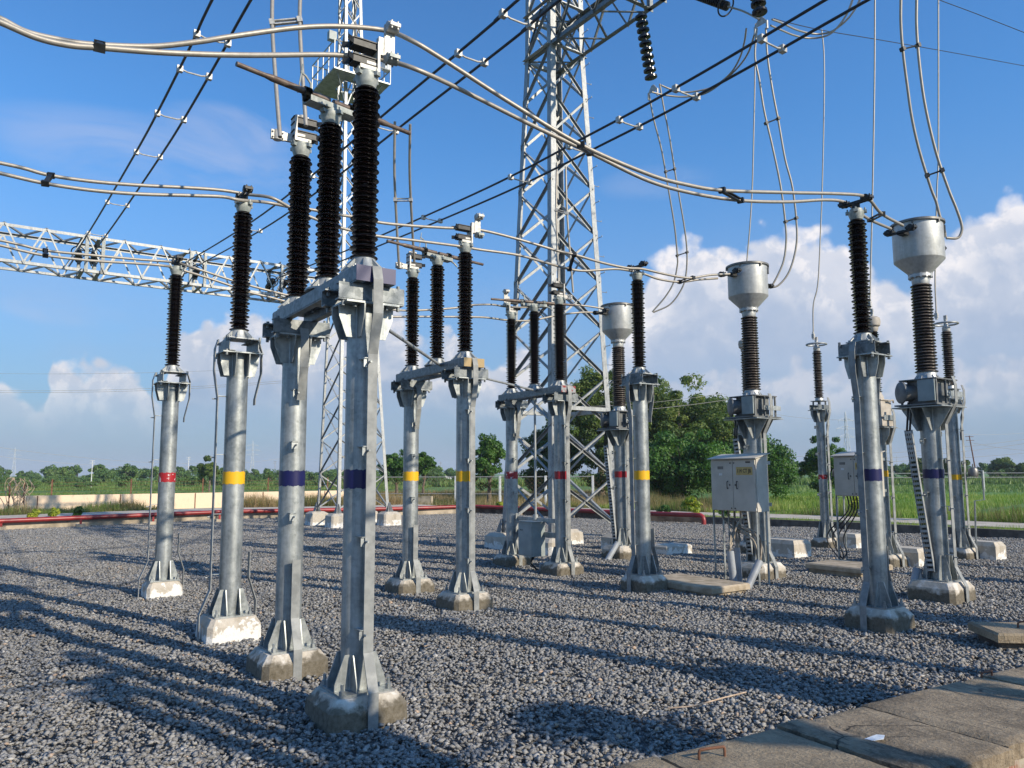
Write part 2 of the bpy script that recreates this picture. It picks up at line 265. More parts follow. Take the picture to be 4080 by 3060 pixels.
# ------------------------------------------------------------------ mesh builder
class MB:
    def __init__(s): s.v = []; s.f = []
    def add(s, vs, fs):
        o = len(s.v); s.v += [tuple(map(float, p)) for p in vs]; s.f += [tuple(o + i for i in f) for f in fs]; return s
    def box(s, c, d, rz=0.0, m=None):
        x, y, z = d[0] / 2, d[1] / 2, d[2] / 2
        P = [Vector((a * x, b * y, e * z)) for e in (-1, 1) for b in (-1, 1) for a in (-1, 1)]
        if rz: q = Matrix.Rotation(rz, 3, 'Z'); P = [q @ p for p in P]
        if m is not None: P = [m @ p for p in P]
        P = [p + Vector(c) for p in P]
        return s.add(P, [(0, 2, 3, 1), (4, 5, 7, 6), (0, 1, 5, 4), (2, 6, 7, 3), (0, 4, 6, 2), (1, 3, 7, 5)])
    def cyl(s, a, b, r, n=12, r2=None, cap=True):
        a, b = Vector(a), Vector(b); r2 = r if r2 is None else r2
        q = (b - a).to_track_quat('Z', 'Y').to_matrix(); vs = []
        for k in range(n):
            t = 2 * math.pi * k / n; d = q @ Vector((math.cos(t), math.sin(t), 0)); vs += [a + d * r, b + d * r2]
        fs = [(2 * k, 2 * ((k + 1) % n), 2 * ((k + 1) % n) + 1, 2 * k + 1) for k in range(n)]
        if cap: fs += [tuple(2 * k for k in reversed(range(n))), tuple(2 * k + 1 for k in range(n))]
        return s.add(vs, fs)
    def lathe(s, prof, n=24, c=(0, 0, 0), m=None, cap=True):
        vs = []; c = Vector(c)
        for r, z in prof:
            for k in range(n):
                t = 2 * math.pi * k / n; p = Vector((r * math.cos(t), r * math.sin(t), z))
                vs.append((m @ p if m is not None else p) + c)
        fs = []
        for j in range(len(prof) - 1):
            for k in range(n):
                fs.append((j * n + k, j * n + (k + 1) % n, (j + 1) * n + (k + 1) % n, (j + 1) * n + k))
        if cap: fs += [tuple(reversed(range(n))), tuple((len(prof) - 1) * n + k for k in range(n))]
        return s.add(vs, fs)
    def tube(s, pts, r, n=8):
        pts = [Vector(p) for p in pts]; vs = []; up = None
        for i, p in enumerate(pts):
            d = (pts[min(i + 1, len(pts) - 1)] - pts[max(i - 1, 0)]).normalized()
            if up is None: up = d.orthogonal().normalized()
            up = (up - d * up.dot(d)).normalized(); sd = d.cross(up)
            for k in range(n):
                t = 2 * math.pi * k / n; vs.append(p + (up * math.cos(t) + sd * math.sin(t)) * r)
        fs = [(i * n + k, i * n + (k + 1) % n, (i + 1) * n + (k + 1) % n, (i + 1) * n + k) for i in range(len(pts) - 1) for k in range(n)]
        fs += [tuple(reversed(range(n))), tuple((len(pts) - 1) * n + k for k in range(n))]
        return s.add(vs, fs)
    def prism(s, poly, o, u, v, th):
        # polygon in the plane (o; u, v), extruded both ways by th/2 along u x v
        o, u, v = Vector(o), Vector(u), Vector(v); n = u.cross(v).normalized() * (th / 2); k = len(poly)
        P = [o + u * a + v * b for a, b in poly]
        return s.add([p - n for p in P] + [p + n for p in P], [tuple(reversed(range(k))), tuple(range(k, 2 * k))] + [(i, (i + 1) % k, k + (i + 1) % k, k + i) for i in range(k)])
    def angle(s, a, b, w_, t=0.008, side=(0, 0, 1), flip=1):
        # L-section member between a and b
        a, b = Vector(a), Vector(b); d = (b - a).normalized(); sd = Vector(side); sd = (sd - d * sd.dot(d))
        sd = sd.normalized() if sd.length > 1e-4 else d.orthogonal().normalized(); u = d.cross(sd) * flip
        for p, q in ((sd, u), (u, sd)):
            m = Matrix((p, q, d)).transposed(); c = (a + b) / 2 + p * (w_ / 2)
            s.box(c, (w_, t, (b - a).length), m=m)
        return s
    def ibeam(s, c, L, h, fl, axis='y', t=0.010, chan=0):
        # I-section (chan = +-1: channel opening to that side)
        x, y, z = c
        def bb(dx, dz, wx, wz):
            if axis == 'y': s.box((x + dx, y, z + dz), (wx, L, wz))
            else: s.box((x, y + dx, z + dz), (L, wx, wz))
        off = chan * fl / 2
        bb(off, h / 2 - t / 2, fl, t); bb(off, -h / 2 + t / 2, fl, t); bb(0, 0, t * 0.8, h - 2 * t - 0.001)
        return s
    def mesh(s, name, mat, smooth=35):
        me = bpy.data.meshes.new(name); me.from_pydata(s.v, [], s.f); me.materials.append(mat)
        if smooth:
            me.polygons.foreach_set('use_smooth', [True] * len(me.polygons)); me.set_sharp_from_angle(angle=R(smooth))
        me.update(); return me
    def build(s, name, mat, parent=None, smooth=35, loc=None):
        return place(name, s.mesh(name, mat, smooth), parent, loc)
def place(name, me, parent=None, loc=None, rz=0.0):
    o = bpy.data.objects.new(name, me); COL.objects.link(o)
    if parent is not None: o.parent = parent
    if loc is not None: o.location = loc
    if rz: o.rotation_euler.z = rz
    return o
def tag(o, label, cat, group=None, kind=None):
    if label: o['label'] = label
    if cat: o['category'] = cat
    if group: o['group'] = group
    if kind: o['kind'] = kind
    return o
def thing(name, label, cat, loc=(0, 0, 0), rz=0.0, group=None):
    o = bpy.data.objects.new(name, None); COL.objects.link(o); o.location = loc; o.rotation_euler.z = rz
    return tag(o, label, cat, group)
def kids(o): return [c for c in bpy.data.objects if c.parent == o]
def dup(o, loc=None, label=None, group=None, parent=None, rz=None, scale=None):
    c = o.copy(); COL.objects.link(c)
    if parent is not None: c.parent = parent
    for ch in kids(o): dup(ch, parent=c)
    if loc is not None: c.location = loc
    if rz is not None: c.rotation_euler.z = rz
    if scale is not None: c.scale = scale
    if label: c['label'] = label
    if group: c['group'] = group
    return c
def struct(name, mb_or_me, mat=None, smooth=0):
    o = mb_or_me.build(name, mat, smooth=smooth) if isinstance(mb_or_me, MB) else place(name, mb_or_me)
    o['kind'] = 'structure'; return o
def spline(pts, k=8):
    P = [Vector(p) for p in pts]; P = [P[0] * 2 - P[1]] + P + [P[-1] * 2 - P[-2]]; out = []
    for i in range(1, len(P) - 2):
        a, b, c, d = P[i - 1:i + 3]
        for j in range(k):
            t = j / k; out.append(0.5 * ((2 * b) + (c - a) * t + (2 * a - 5 * b + 4 * c - d) * t * t + (3 * b - a - 3 * c + d) * t ** 3))
    out.append(P[-2]); return out
RZ = math.atan2(0.5707, 0.8211)
LN = Vector((0.8211, 0.5707, 0)); PH = Vector((-0.5707, 0.8211, 0))
def G(base, x, y, z=0.0): b = Vector((base[0], base[1], 0)); return b + LN * x + PH * y + Vector((0, 0, z))

# ------------------------------------------------------------------ insulators
_c = {}
def shed_mesh(r_out, r_small, r_core, H_, n, mat, seg=28, taper=1.0, lip=0.006):
    key = (r_out, r_small, r_core, H_, n, mat, taper)
    if key in _c: return _c[key]
    p = H_ / n; pr = [(r_core, 0.0)]
    for i in range(n):
        z = p * i; f = 1 + (taper - 1) * i / n; ro = (r_out if i % 2 == 0 else r_small) * f; rc = r_core * f
        pr += [(rc, z + p * 0.12), (rc + (ro - rc) * 0.55, z + p * 0.22), (ro - lip, z + p * 0.20), (ro, z + p * 0.34), (ro - lip * .6, z + p * 0.48), (rc + (ro - rc) * 0.35, z + p * 0.72), (rc, z + p * 0.92)]
    pr.append((r_core * taper, H_))
    me = MB().lathe(pr, seg).mesh('insulator', M[mat], smooth=60); _c[key] = me; return me
def flange_mesh(r0=0.17, sq=True, h=0.10):
    key = ('fl', r0, sq, h)
    if key in _c: return _c[key]
    mb = MB()
    if sq: mb.box((0, 0, 0.006), (0.27, 0.27, 0.012))
    else: mb.lathe([(0.175, 0), (0.175, 0.014)], 24)
    mb.lathe([(0.118, 0.012), (0.092, h * 0.6), (0.086, h + 0.012)], 24)
    for k in range(8):
        a = k * math.pi / 4 + math.pi / 8; u = Vector((math.cos(a), math.sin(a), 0))
        mb.prism([(0.07, 0.012), (0.165, 0.012), (0.165, 0.02), (0.088, h * 0.95), (0.07, h * 0.95)], (0, 0, 0), u, (0, 0, 1), 0.007)
    for a in (1, 3, 5, 7):
        q = a * math.pi / 4; mb.cyl((0.155 * math.cos(q), 0.155 * math.sin(q), -0.035), (0.155 * math.cos(q), 0.155 * math.sin(q), 0.032), 0.009, 6)
    me = mb.mesh('base_flange', M['galv_light']); _c[key] = me; return me
def cap_mesh():
    if 'cap' in _c: return _c['cap']
    mb = MB().lathe([(0.066, -0.02), (0.072, 0.0), (0.086, 0.045), (0.086, 0.075), (0.07, 0.085), (0.07, 0.105)], 24)
    for k in range(4):
        a = k * math.pi / 2 + 0.5; c, s_ = math.cos(a), math.sin(a)
        mb.box((0.088 * c, 0.088 * s_, 0.07), (0.05, 0.045, 0.03), rz=a); mb.cyl((0.092 * c, 0.092 * s_, 0.05), (0.092 * c, 0.092 * s_, 0.115), 0.009, 6)
    me = mb.mesh('cap', M['cap']); _c['cap'] = me; return me
def post_insulator(parent, x, y, z, rot=False, n=36):
    ins = place('insulator', shed_mesh(0.104, 0.090, 0.058, 1.33, n, 'porcelain'), parent, (x, y, z + 0.10))
    place('base_flange', flange_mesh(sq=not rot), ins, (0, 0, -0.10))
    place('cap', cap_mesh(), ins, (0, 0, 1.35))
    return ins

# ------------------------------------------------------------------ columns
def plinth_mesh(w0, w1, z0, z1, mat):
    key = ('pl', w0, w1, z0, z1, mat)
    if key in _c: return _c[key]
    mb = MB(); rings = []; c = 0.17
    for h, zz in ((w0 * 1.03, z0), (w0 * 0.985, z1 - 0.075), (w1, z1)):
        k = h / 2; e = k * c
        rings.append([(k, -k + e, zz), (k, k - e, zz), (k - e, k, zz), (-k + e, k, zz), (-k, k - e, zz), (-k, -k + e, zz), (-k + e, -k, zz), (k - e, -k, zz)])
    vs = [p for r_ in rings for p in r_]; fs = []
    for j in range(2):
        for k in range(8): fs.append((j * 8 + k, j * 8 + (k + 1) % 8, (j + 1) * 8 + (k + 1) % 8, (j + 1) * 8 + k))
    fs.append(tuple(16 + k for k in range(8))); mb.add(vs, fs)
    me = mb.mesh('plinth', M[mat], smooth=0); _c[key] = me; return me
def strap_mesh(side, z0, z1, off, top, bot, w_=0.072, fork=True):
    # flat earthing bar standing off the column; side is a unit vector, off the stand-off, top/bot add bends
    u = Vector(side).normalized(); wv = Vector((-u.y, u.x, 0)); mb = MB(); th = 0.008
    path = []
    if bot: path += [(bot, z0), (bot, z0 + 0.26), (off, z0 + 0.50)]
    else: path += [(off, z0)]
    if top: path += [(off, z1 - 0.62), (top, z1 - 0.34), (top, z1 - 0.10), (top - 0.03, z1), ]
    else: path += [(off, z1)]
    for (a, za), (b, zb) in zip(path[:-1], path[1:]):
        p, q = u * a + Vector((0, 0, za)), u * b + Vector((0, 0, zb)); d = (q - p); m = Matrix((u.cross(Vector((0, 0, 0))) if False else d.normalized().cross(wv).normalized(), wv, d.normalized())).transposed()
        mb.box((p + q) / 2, (th, w_, d.length + 0.004), m=m)
    return mb
def bracket(mb, side, z, R_, off, sh=0.03):
    u = Vector(side).normalized(); wv = Vector((-u.y, u.x, 0))
    mb.box(u * ((R_ + off) / 2 - 0.01) - wv * 0.03 + Vector((0, 0, z + 0.03)), (off - R_ + 0.02, 0.06, 0.006), rz=math.atan2(u.y, u.x))
    mb.box(u * (off - 0.012) - wv * 0.035 + Vector((0, 0, z)), (0.006, 0.055, 0.066), rz=math.atan2(u.y, u.x))
    mb.cyl(u * (off - 0.02) - wv * sh + Vector((0, 0, z)), u * (off + 0.045) - wv * sh + Vector((0, 0, z)), 0.008, 6)
def column(root, x, y, R_, ztop, band, zband=(1.50, 1.63), straps=(), fin=(0.160, 0.200, 0.235), pl=('plinth', 0.52, 0.42), brackets=(), zp=0.15, plate=0.42, bh=0.27, knee=0.36):
    o = (x, y, 0)
    place('plinth', plinth_mesh(pl[1], pl[2], -0.22, zp, pl[0]), root, o)
    colm = MB().cyl((0, 0, zp), (0, 0, ztop), R_, 32).build('column', M['galv'], root, loc=o)
    wav = random.uniform(0, 6); vs = []
    for z_, am in ((zband[0], 1), (zband[1], 1)):
        vs += [((R_ + .0022) * math.cos(a * math.pi / 32), (R_ + .0022) * math.sin(a * math.pi / 32), z_ + .0035 * math.sin(a * .9 + wav + z_ * 9) + .003 * math.sin(a * 2.3 + wav * 2) + random.uniform(-.0012, .0012)) for a in range(64)]
    MB().add(vs, [(a, (a + 1) % 64, 64 + (a + 1) % 64, 64 + a) for a in range(64)]).build('colour_band', M[band], colm)
    mb = MB().box((0, 0, zp + 0.008), (0.38, 0.38, 0.016))
    sf = R_ * 0.62; rs = math.sqrt(R_ * R_ - sf * sf) - 0.008
    FINS = [(Vector((c, s_, 0)), Vector((-s_, c, 0)) * (e * sf)) for c, s_ in ((1, 0), (0, 1), (-1, 0), (0, -1)) for e in (-1, 1)]
    for u, o_ in FINS:
        mb.prism([(rs, zp + 0.017), (0.185, zp + 0.017), (0.185, zp + 0.06), (R_ + 0.005, zp + bh), (rs, zp + bh)], o_, u, (0, 0, 1), 0.010)
    for k in range(4):
        a = k * math.pi / 2 + math.pi / 4; p = Vector((math.cos(a), math.sin(a), 0)) * 0.235
        mb.cyl(p + Vector((0, 0, zp)), p + Vector((0, 0, zp + 0.085)), 0.012, 8); mb.cyl(p + Vector((0, 0, zp + 0.017)), p + Vector((0, 0, zp + 0.045)), 0.022, 6)
    mb.build('base_plate', M['galv'], colm)
    mb = MB(); f0, f1, fh = fin
    for u, o_ in FINS:
        zz = ztop; mb.prism([(rs, zz - fh), (f0, zz - fh), (f1, zz - fh * knee), (f1 + 0.004, zz - 0.002), (rs, zz - 0.002)], o_, u, (0, 0, 1), 0.010)
    mb.box((0, 0, ztop + 0.007), (plate, plate, 0.014)); mb.build('head_bracket', M['galv'], colm)
    for sd, z0, z1, off, top, bot in straps:
        st = strap_mesh(sd, z0, z1, off, top, bot).build('earth_strap', M['strap'], root, loc=o, smooth=0)
        zz = z0 + 0.62
        while zz < z1 - 0.55: cb = MB(); bracket(cb, sd, zz, R_, off); cb.build('strap_bracket', M['galv'], st); zz += 0.62
    for sd, zs in brackets:
        for zz in zs: cb = MB(); bracket(cb, sd, zz, R_, R_ + 0.06); cb.build('cable_bracket', M['galv'], colm)
    return colm
XP, XM, YM, YP = (1, 0, 0), (-1, 0, 0), (0, -1, 0), (0, 1, 0)

def clamp_block(mb, c, ax=(1, 0, 0), r=0.03):
    # bolted two-shell clamp round a cable that runs along ax
    a = Vector(ax).normalized(); q = a.to_track_quat('Z', 'Y').to_matrix()
    mb.lathe([(r * 0.9, -0.05), (r * 1.35, -0.045), (r * 1.35, 0.045), (r * 0.9, 0.05)], 12, c=c, m=q)
    for s_ in (-1, 1):
        p = Vector(c) + q @ Vector((s_ * r * 1.6, 0, 0)); mb.box(p, (0.03, 0.028, 0.085), m=q)
        for e in (-0.025, 0.025):
            k = Vector(c) + q @ Vector((s_ * r * 1.6, 0, e)); d = q @ Vector((0, 1, 0)); mb.cyl(k - d * 0.032, k + d * 0.032, 0.008, 6)

# ------------------------------------------------------------------ post insulator on its column
def post(name_lab, base, band, strap_side, short_side, pl, group='single post insulators on tubular columns', chip=False):
    t = thing('post_insulator', name_lab, 'insulator post', (base[0], base[1], 0), RZ, group)
    column(t, 0, 0, 0.11, 2.88, band, straps=[(strap_side, -0.08, 3.03, 0.20, 0.245, 0.30), (short_side, 0.02, 0.78, 0.19, 0, 0.27), (short_side, 2.35, 3.03, 0.19, 0.25, 0)] if short_side else [(strap_side, -0.08, 3.03, 0.20, 0.245, 0.30)], pl=pl)
    mb = MB()
    for s_ in (-1, 1): mb.ibeam((s_ * 0.15, 0, 2.965), 0.44, 0.14, 0.06, 'y', chan=-s_)
    for a in (-1, 1):
        for b in (-1, 1):
            mb.cyl((a * 0.17, b * 0.19, 2.85), (a * 0.17, b * 0.19, 2.91), 0.016, 6); mb.cyl((a * 0.17, b * 0.19, 3.0), (a * 0.17, b * 0.19, 3.06), 0.014, 6)
    mb.build('head_frame', M['galv_dark'], t)
    ins = post_insulator(t, 0, 0, 3.045)
    # saddle that carries the two conductors
    mb = MB().cyl((0, 0, 1.44), (0, 0, 1.52), 0.045, 12)
    for s_ in (-0.022, 0.022): mb.box((s_, 0, 1.535), (0.016, 0.36, 0.03))
    for s_ in (-1, 1): clamp_block(mb, (0, s_ * 0.14, 1.555), XP, 0.028)
    mb.build('saddle_clamp', M['dark_clamp'], ins)
    return t
post('post insulator with flaking red band on whitewashed plinth, leftmost column by the boundary wall', (-4.86, 11.02), 'red_chip', XM, XP, ('plinth_white', 0.46, 0.36))
post('post insulator with yellow band on whitewashed plinth, second column from the left', (-2.96, 8.32), 'yellow', XM, XP, ('plinth_white', 0.54, 0.44))
post('post insulator with deep blue band on mossy plinth, just before the big blue-banded tank column', (3.97, 8.67), 'blue', XM, XP, ('plinth', 0.54, 0.40))
post('post insulator with yellow band standing before the red-banded tank column and the tan slab', (1.89, 11.44), 'yellow', XM, XP, ('plinth', 0.52, 0.40))

# ------------------------------------------------------------------ isolators (disconnectors)
def contact(parent, z, style, side):
    # jaw, plate and clamps on top of an insulator; local coordinates of the insulator
    mb = MB()
    mb.box((0, 0, z + 0.02), (0.15, 0.11, 0.03)); mb.box((side * 0.07, 0, z + 0.12), (0.02, 0.13, 0.24)); mb.box((side * 0.03, 0, z + 0.05), (0.10, 0.09, 0.05))
    mb.build('contact_bracket', M['clamp'], parent)
    mb = MB()
    for zz in (z + 0.075, z + 0.205):
        for s_ in (-1, 1):
            mb.box((-side * 0.03, s_ * 0.035, zz), (0.20, 0.012, 0.045)); mb.box((-side * 0.15, s_ * 0.048, zz), (0.055, 0.012, 0.045), rz=side * s_ * -0.5)
        mb.box((-side * 0.02, 0, zz + 0.028), (0.22, 0.10, 0.008)); mb.box((-side * 0.02, 0, zz - 0.028), (0.22, 0.10, 0.008))
    mb.build('contact_jaw', M['dark_clamp'], parent)
    mb = MB()
    if style == 'plate':
        mb.box((side * 0.155, -0.055, z + 0.25), (0.085, 0.016, 0.30)); mb.box((side * 0.11, -0.03, z + 0.22), (0.08, 0.05, 0.14))
        mb.build('terminal_plate', M['clamp'], parent); mb = MB()
        clamp_block(mb, (side * 0.165, -0.085, z + 0.12), XP, 0.03); mb.build('cable_clamp', M['cap'], parent); mb = MB(); clamp_block(mb, (side * 0.165, -0.085, z + 0.375), XP, 0.03)
    else:
        mb.box((side * 0.13, 0, z + 0.03), (0.15, 0.03, 0.075)); mb.build('terminal_plate', M['clamp'], parent); mb = MB()
        clamp_block(mb, (side * 0.22, 0, z + 0.03), (0, 0, 1), 0.028); mb.build('cable_clamp', M['clamp'], parent); mb = MB(); clamp_block(mb, (side * -0.02, 0.06, z + 0.25), (0, 0, 1), 0.028)
    mb.build('cable_clamp', M['clamp'], parent)
def isolator(label, base, far, band, plate_mat, near_style, far_style, blade, mech=False):
    base = Vector((base[0], base[1], 0)); v = Vector((far[0], far[1], 0)) - base; L = v.length
    rz = math.atan2(-v.x, v.y)
    t = thing('isolator', label, 'isolator', base, rz, 'three open isolators, one per phase')
    column(t, 0, 0, 0.11, 2.80, band[0], straps=[(YM, -0.10, 3.06, 0.20, 0.275, 0.30)], fin=(0.150, 0.205, 0.23), pl=('plinth', 0.56, 0.44), plate=0.40, bh=0.25, zp=0.125)
    column(t, 0, L, 0.11, 2.80, band[1], straps=[(YM, -0.10, 0.88, 0.18, 0, 0.28), (YM, 2.28, 2.86, 0.18, 0.25, 0)], brackets=[(YM, (1.24, 1.85, 2.30))], fin=(0.150, 0.205, 0.23), pl=('plinth', 0.56, 0.44), plate=0.40, bh=0.25, zp=0.125)
    for y in (0, L):
        mb = MB()
        for s_ in (-1, 1): mb.ibeam((0, y + s_ * 0.17, 2.878), 0.50, 0.125, 0.07, 'x', chan=-s_)
        for a in (-1, 1):
            for b in (-1, 1):
                for c in (0.12, 0.21):
                    mb.cyl((a * c, y + b * 0.15, 2.775), (a * c, y + b * 0.15, 2.83), 0.014, 6); mb.cyl((a * c, y + b * 0.15, 2.90), (a * c, y + b * 0.15, 2.962), 0.014, 6)
        mb.build('cross_beam', M['galv_dark'], t)
    mb = MB()
    for s_ in (-1, 1): mb.ibeam((s_ * 0.145, L / 2, 3.004), L + 0.46, 0.118, 0.06, 'y', chan=-s_)
    lb = mb.build('long_beam', M['galv_dark'], t)
    MB().box((0, -0.236, 3.004), (0.30, 0.008, 0.112)).build('painted_end_plate', M[plate_mat], lb)
    i0 = post_insulator(t, 0, 0, 3.066); i2 = post_insulator(t, 0, L, 3.066); i1 = post_insulator(t, 0, L / 2, 3.075, rot=True)
    MB().cyl((0, L / 2, 2.96), (0, L / 2, 3.076), 0.08, 16).box((0, L / 2, 3.035), (0.30, 0.16, 0.012)).build('bearing', M['galv_dark'], t)
    contact(i0, 1.455, near_style[0], near_style[1]); contact(i2, 1.455, far_style[0], far_style[1])
    # blade: two tubes on a cradle over the middle insulator
    q = Matrix.Rotation(-rz, 3, 'Z')
    a, b = q @ (Vector(blade[0]) - base), q @ (Vector(blade[1]) - base); d = (b - a).normalized(); mid = Vector((0, L / 2, a.z)); half = (b - a).length / 2
    a, b = mid - d * half, mid + d * half; ang = math.atan2(d.y, d.x)
    mb = MB()
    for e, s_ in ((a, -1), (b, 1)):
        mb.cyl(mid + d * s_ * 0.02, e - d * s_ * 0.30, 0.028, 16); mb.cyl(e - d * s_ * 0.30, e - d * s_ * 0.24, 0.028, 16, r2=0.020); mb.cyl(e - d * s_ * 0.24, e, 0.020, 14)
    bl = mb.build('blade', M['blade'], t)
    mb = MB(); n_ = Vector((-d.y, d.x, 0))
    zb = mid.z - 0.078
    mb.box((mid.x, mid.y, zb), (0.46, 0.12, 0.012), rz=ang)
    for s_ in (-1, 1):
        p = mid + n_ * s_ * 0.058; mb.box((p.x, p.y, zb + 0.02), (0.46, 0.006, 0.04), rz=ang)
        for e in (-0.23, 0.20): c = mid + d * e; mb.lathe([(0.030, -0.03), (0.043, -0.028), (0.043, 0.028), (0.030, 0.03)], 14, c=c, m=d.to_track_quat('Z', 'Y').to_matrix()); mb.box((c.x, c.y, c.z - 0.05), (0.05, 0.05, 0.05), rz=ang)
    hp = mid - d * 0.16 + n_ * 0.06
    mb.tube([hp, hp + Vector((0, 0, 0.12)), hp + Vector((0, 0, 0.17)) - d * 0.05, hp + Vector((0, 0, 0.19)) - d * 0.10], 0.010, 6)
    mb.cyl(hp - d * 0.12 + Vector((0, 0, 0.0)), hp - d * 0.08 + Vector((0, 0, 0.26)), 0.006, 6)
    mb.tube([mid + d * 0.2 - Vector((0, 0, 0.05)), mid + d * 0.32 - Vector((0, 0, 0.08)) + n_ * 0.02, mid + d * 0.36 - Vector((0, 0, 0.13))], 0.012, 6)
    mb.build('blade_cradle', M['cap'], bl)
    if mech:
        ym = L / 2; zt = 0.83
        mb = MB().ibeam((0.0, ym, 0.79), L - 0.18, 0.07, 0.045, 'y', chan=1).ibeam((0.0, ym, 0.55), L - 0.18, 0.085, 0.045, 'y', chan=1); mb.build('box_bracket', M['galv'], t)
        bx = MB().box((-0.11, ym - 0.03, 0.47), (0.26, 0.44, 0.58)); bx.box((-0.11, ym - 0.03, 0.765), (0.29, 0.47, 0.012)); bx.box((-0.245, ym - 0.03, 0.45), (0.012, 0.40, 0.50))
        bx = bx.build('mechanism_box', M['mech'], t)
        MB().cyl((-0.247, ym + 0.1, 0.62), (-0.262, ym + 0.1, 0.62), 0.01, 8).cyl((-0.247, ym + 0.05, 0.62), (-0.262, ym + 0.05, 0.62), 0.01, 8).build('door_bolt', M['black'], bx)
        mb = MB().cyl((0, ym, 0.83), (0, ym, 2.98), 0.021, 14); mb.cyl((0, ym, 0.79), (0, ym, 0.88), 0.045, 12); mb.cyl((0, ym, 2.86), (0, ym, 2.93), 0.04, 12); mb.build('operating_rod', M['galv_light'], t)
        for k in range(2): MB().tube(spline([(-0.1 + k * .04, ym - .05, 0.18), (-0.12, ym - .03 - k * .02, 0.05), (-0.05, ym - 0.12 - .05 * k, -0.08)]), 0.012, 6).build('control_cable', M['black'], t)
        MB().cyl((-0.05, ym - 0.22, -0.1), (-0.07, ym - 0.26, 0.07), 0.035, 14).build('conduit', M['pvc'], t)
    return t
BLA = ((-2.07, 5.57, 4.71), (-0.91, 6.80, 4.71)); BLB = ((-1.60, 10.0, 4.68), (-0.37, 11.20, 4.68)); BLC = ((-0.44, 13.55, 4.68), (1.10, 14.10, 4.68))
isolator('nearest and largest open isolator, blue bands on its two columns and a blue end plate', (-1.09, 5.59), (-1.93, 6.86), ('blue', 'blue'), 'blue_plate', ('plate', 1), ('arm', -1), BLA)
isolator('yellow-banded open isolator on two columns, behind the blue-banded one, with a faded yellow end plate', (-0.61, 10.01), (-1.47, 11.32), ('yellow', 'yellow'), 'yellow_plate', ('plate', 1), ('arm', -1), BLB)
isolator('red-banded open isolator with grey mechanism box between its two columns, before the big lattice tower', (0.82, 13.21), (-0.01, 14.47), ('red', 'red_chip'), 'red_plate', ('arm', 1), ('plate', -1), BLC, mech=True)
MA, MBB, MC = (-1.525, 6.22), (-1.04, 10.665), (0.405, 13.84)
for (p, q, lab) in ((MA, MBB, 'long grey linkage rod running from the blue-banded isolator to the yellow-banded one'), (MBB, MC, 'grey linkage rod running from the yellow-banded isolator to the red-banded one')):
    t = thing('linkage_rod', lab, 'linkage rod'); a = Vector((p[0], p[1], 3.04)); b = Vector((q[0], q[1], 3.04)); d = (b - a).normalized(); sd = d.cross(Vector((0, 0, 1)))
    a += sd * 0.12 + d * 0.1; b += sd * 0.12
    MB().cyl(a, b - d * 0.08, 0.019, 12).build('rod', M['galv_light'], t)
    MB().box(b - d * 0.06, (0.05, 0.03, 0.05), rz=math.atan2(d.y, d.x)).cyl(b - d * .05 - Vector((0, 0, .06)), b - d * .05 + Vector((0, 0, .06)), 0.012, 8).build('fork_end', M['galv'], t)
    MB().box((a + b * 0) + Vector((0, 0, 0)), (0.06, 0.03, 0.05), rz=math.atan2(d.y, d.x)).build('fork_end', M['galv'], t)

# ------------------------------------------------------------------ current transformers
def cable_tray(parent, a, b, name='cable_tray'):
    a, b = Vector(a), Vector(b); d = (b - a).normalized(); w_ = Vector((1, 0, 0)).cross(d).normalized(); n_ = d.cross(w_)
    L = (b - a).length; mb = MB(); m = Matrix((w_, n_, d)).transposed()
    for s_ in (-1, 1): mb.box((a + b) / 2 + w_ * s_ * 0.045, (0.008, 0.035, L), m=m)
    k = int(L / 0.06)
    for i in range(k): mb.box(a + d * (0.03 + i * L / k) - n_ * 0.012, (0.083, 0.006, 0.032), m=m)
    o = mb.build(name, M['galv_light'], parent)
    mb = MB()
    for s_ in (-0.025, 0.0, 0.025): mb.tube([a + w_ * s_ + n_ * 0.012, (a + b) / 2 + w_ * s_ + n_ * 0.012, b + w_ * s_ + n_ * 0.012], 0.010, 6)
    mb.build('tray_cable', M['black'], o); return o
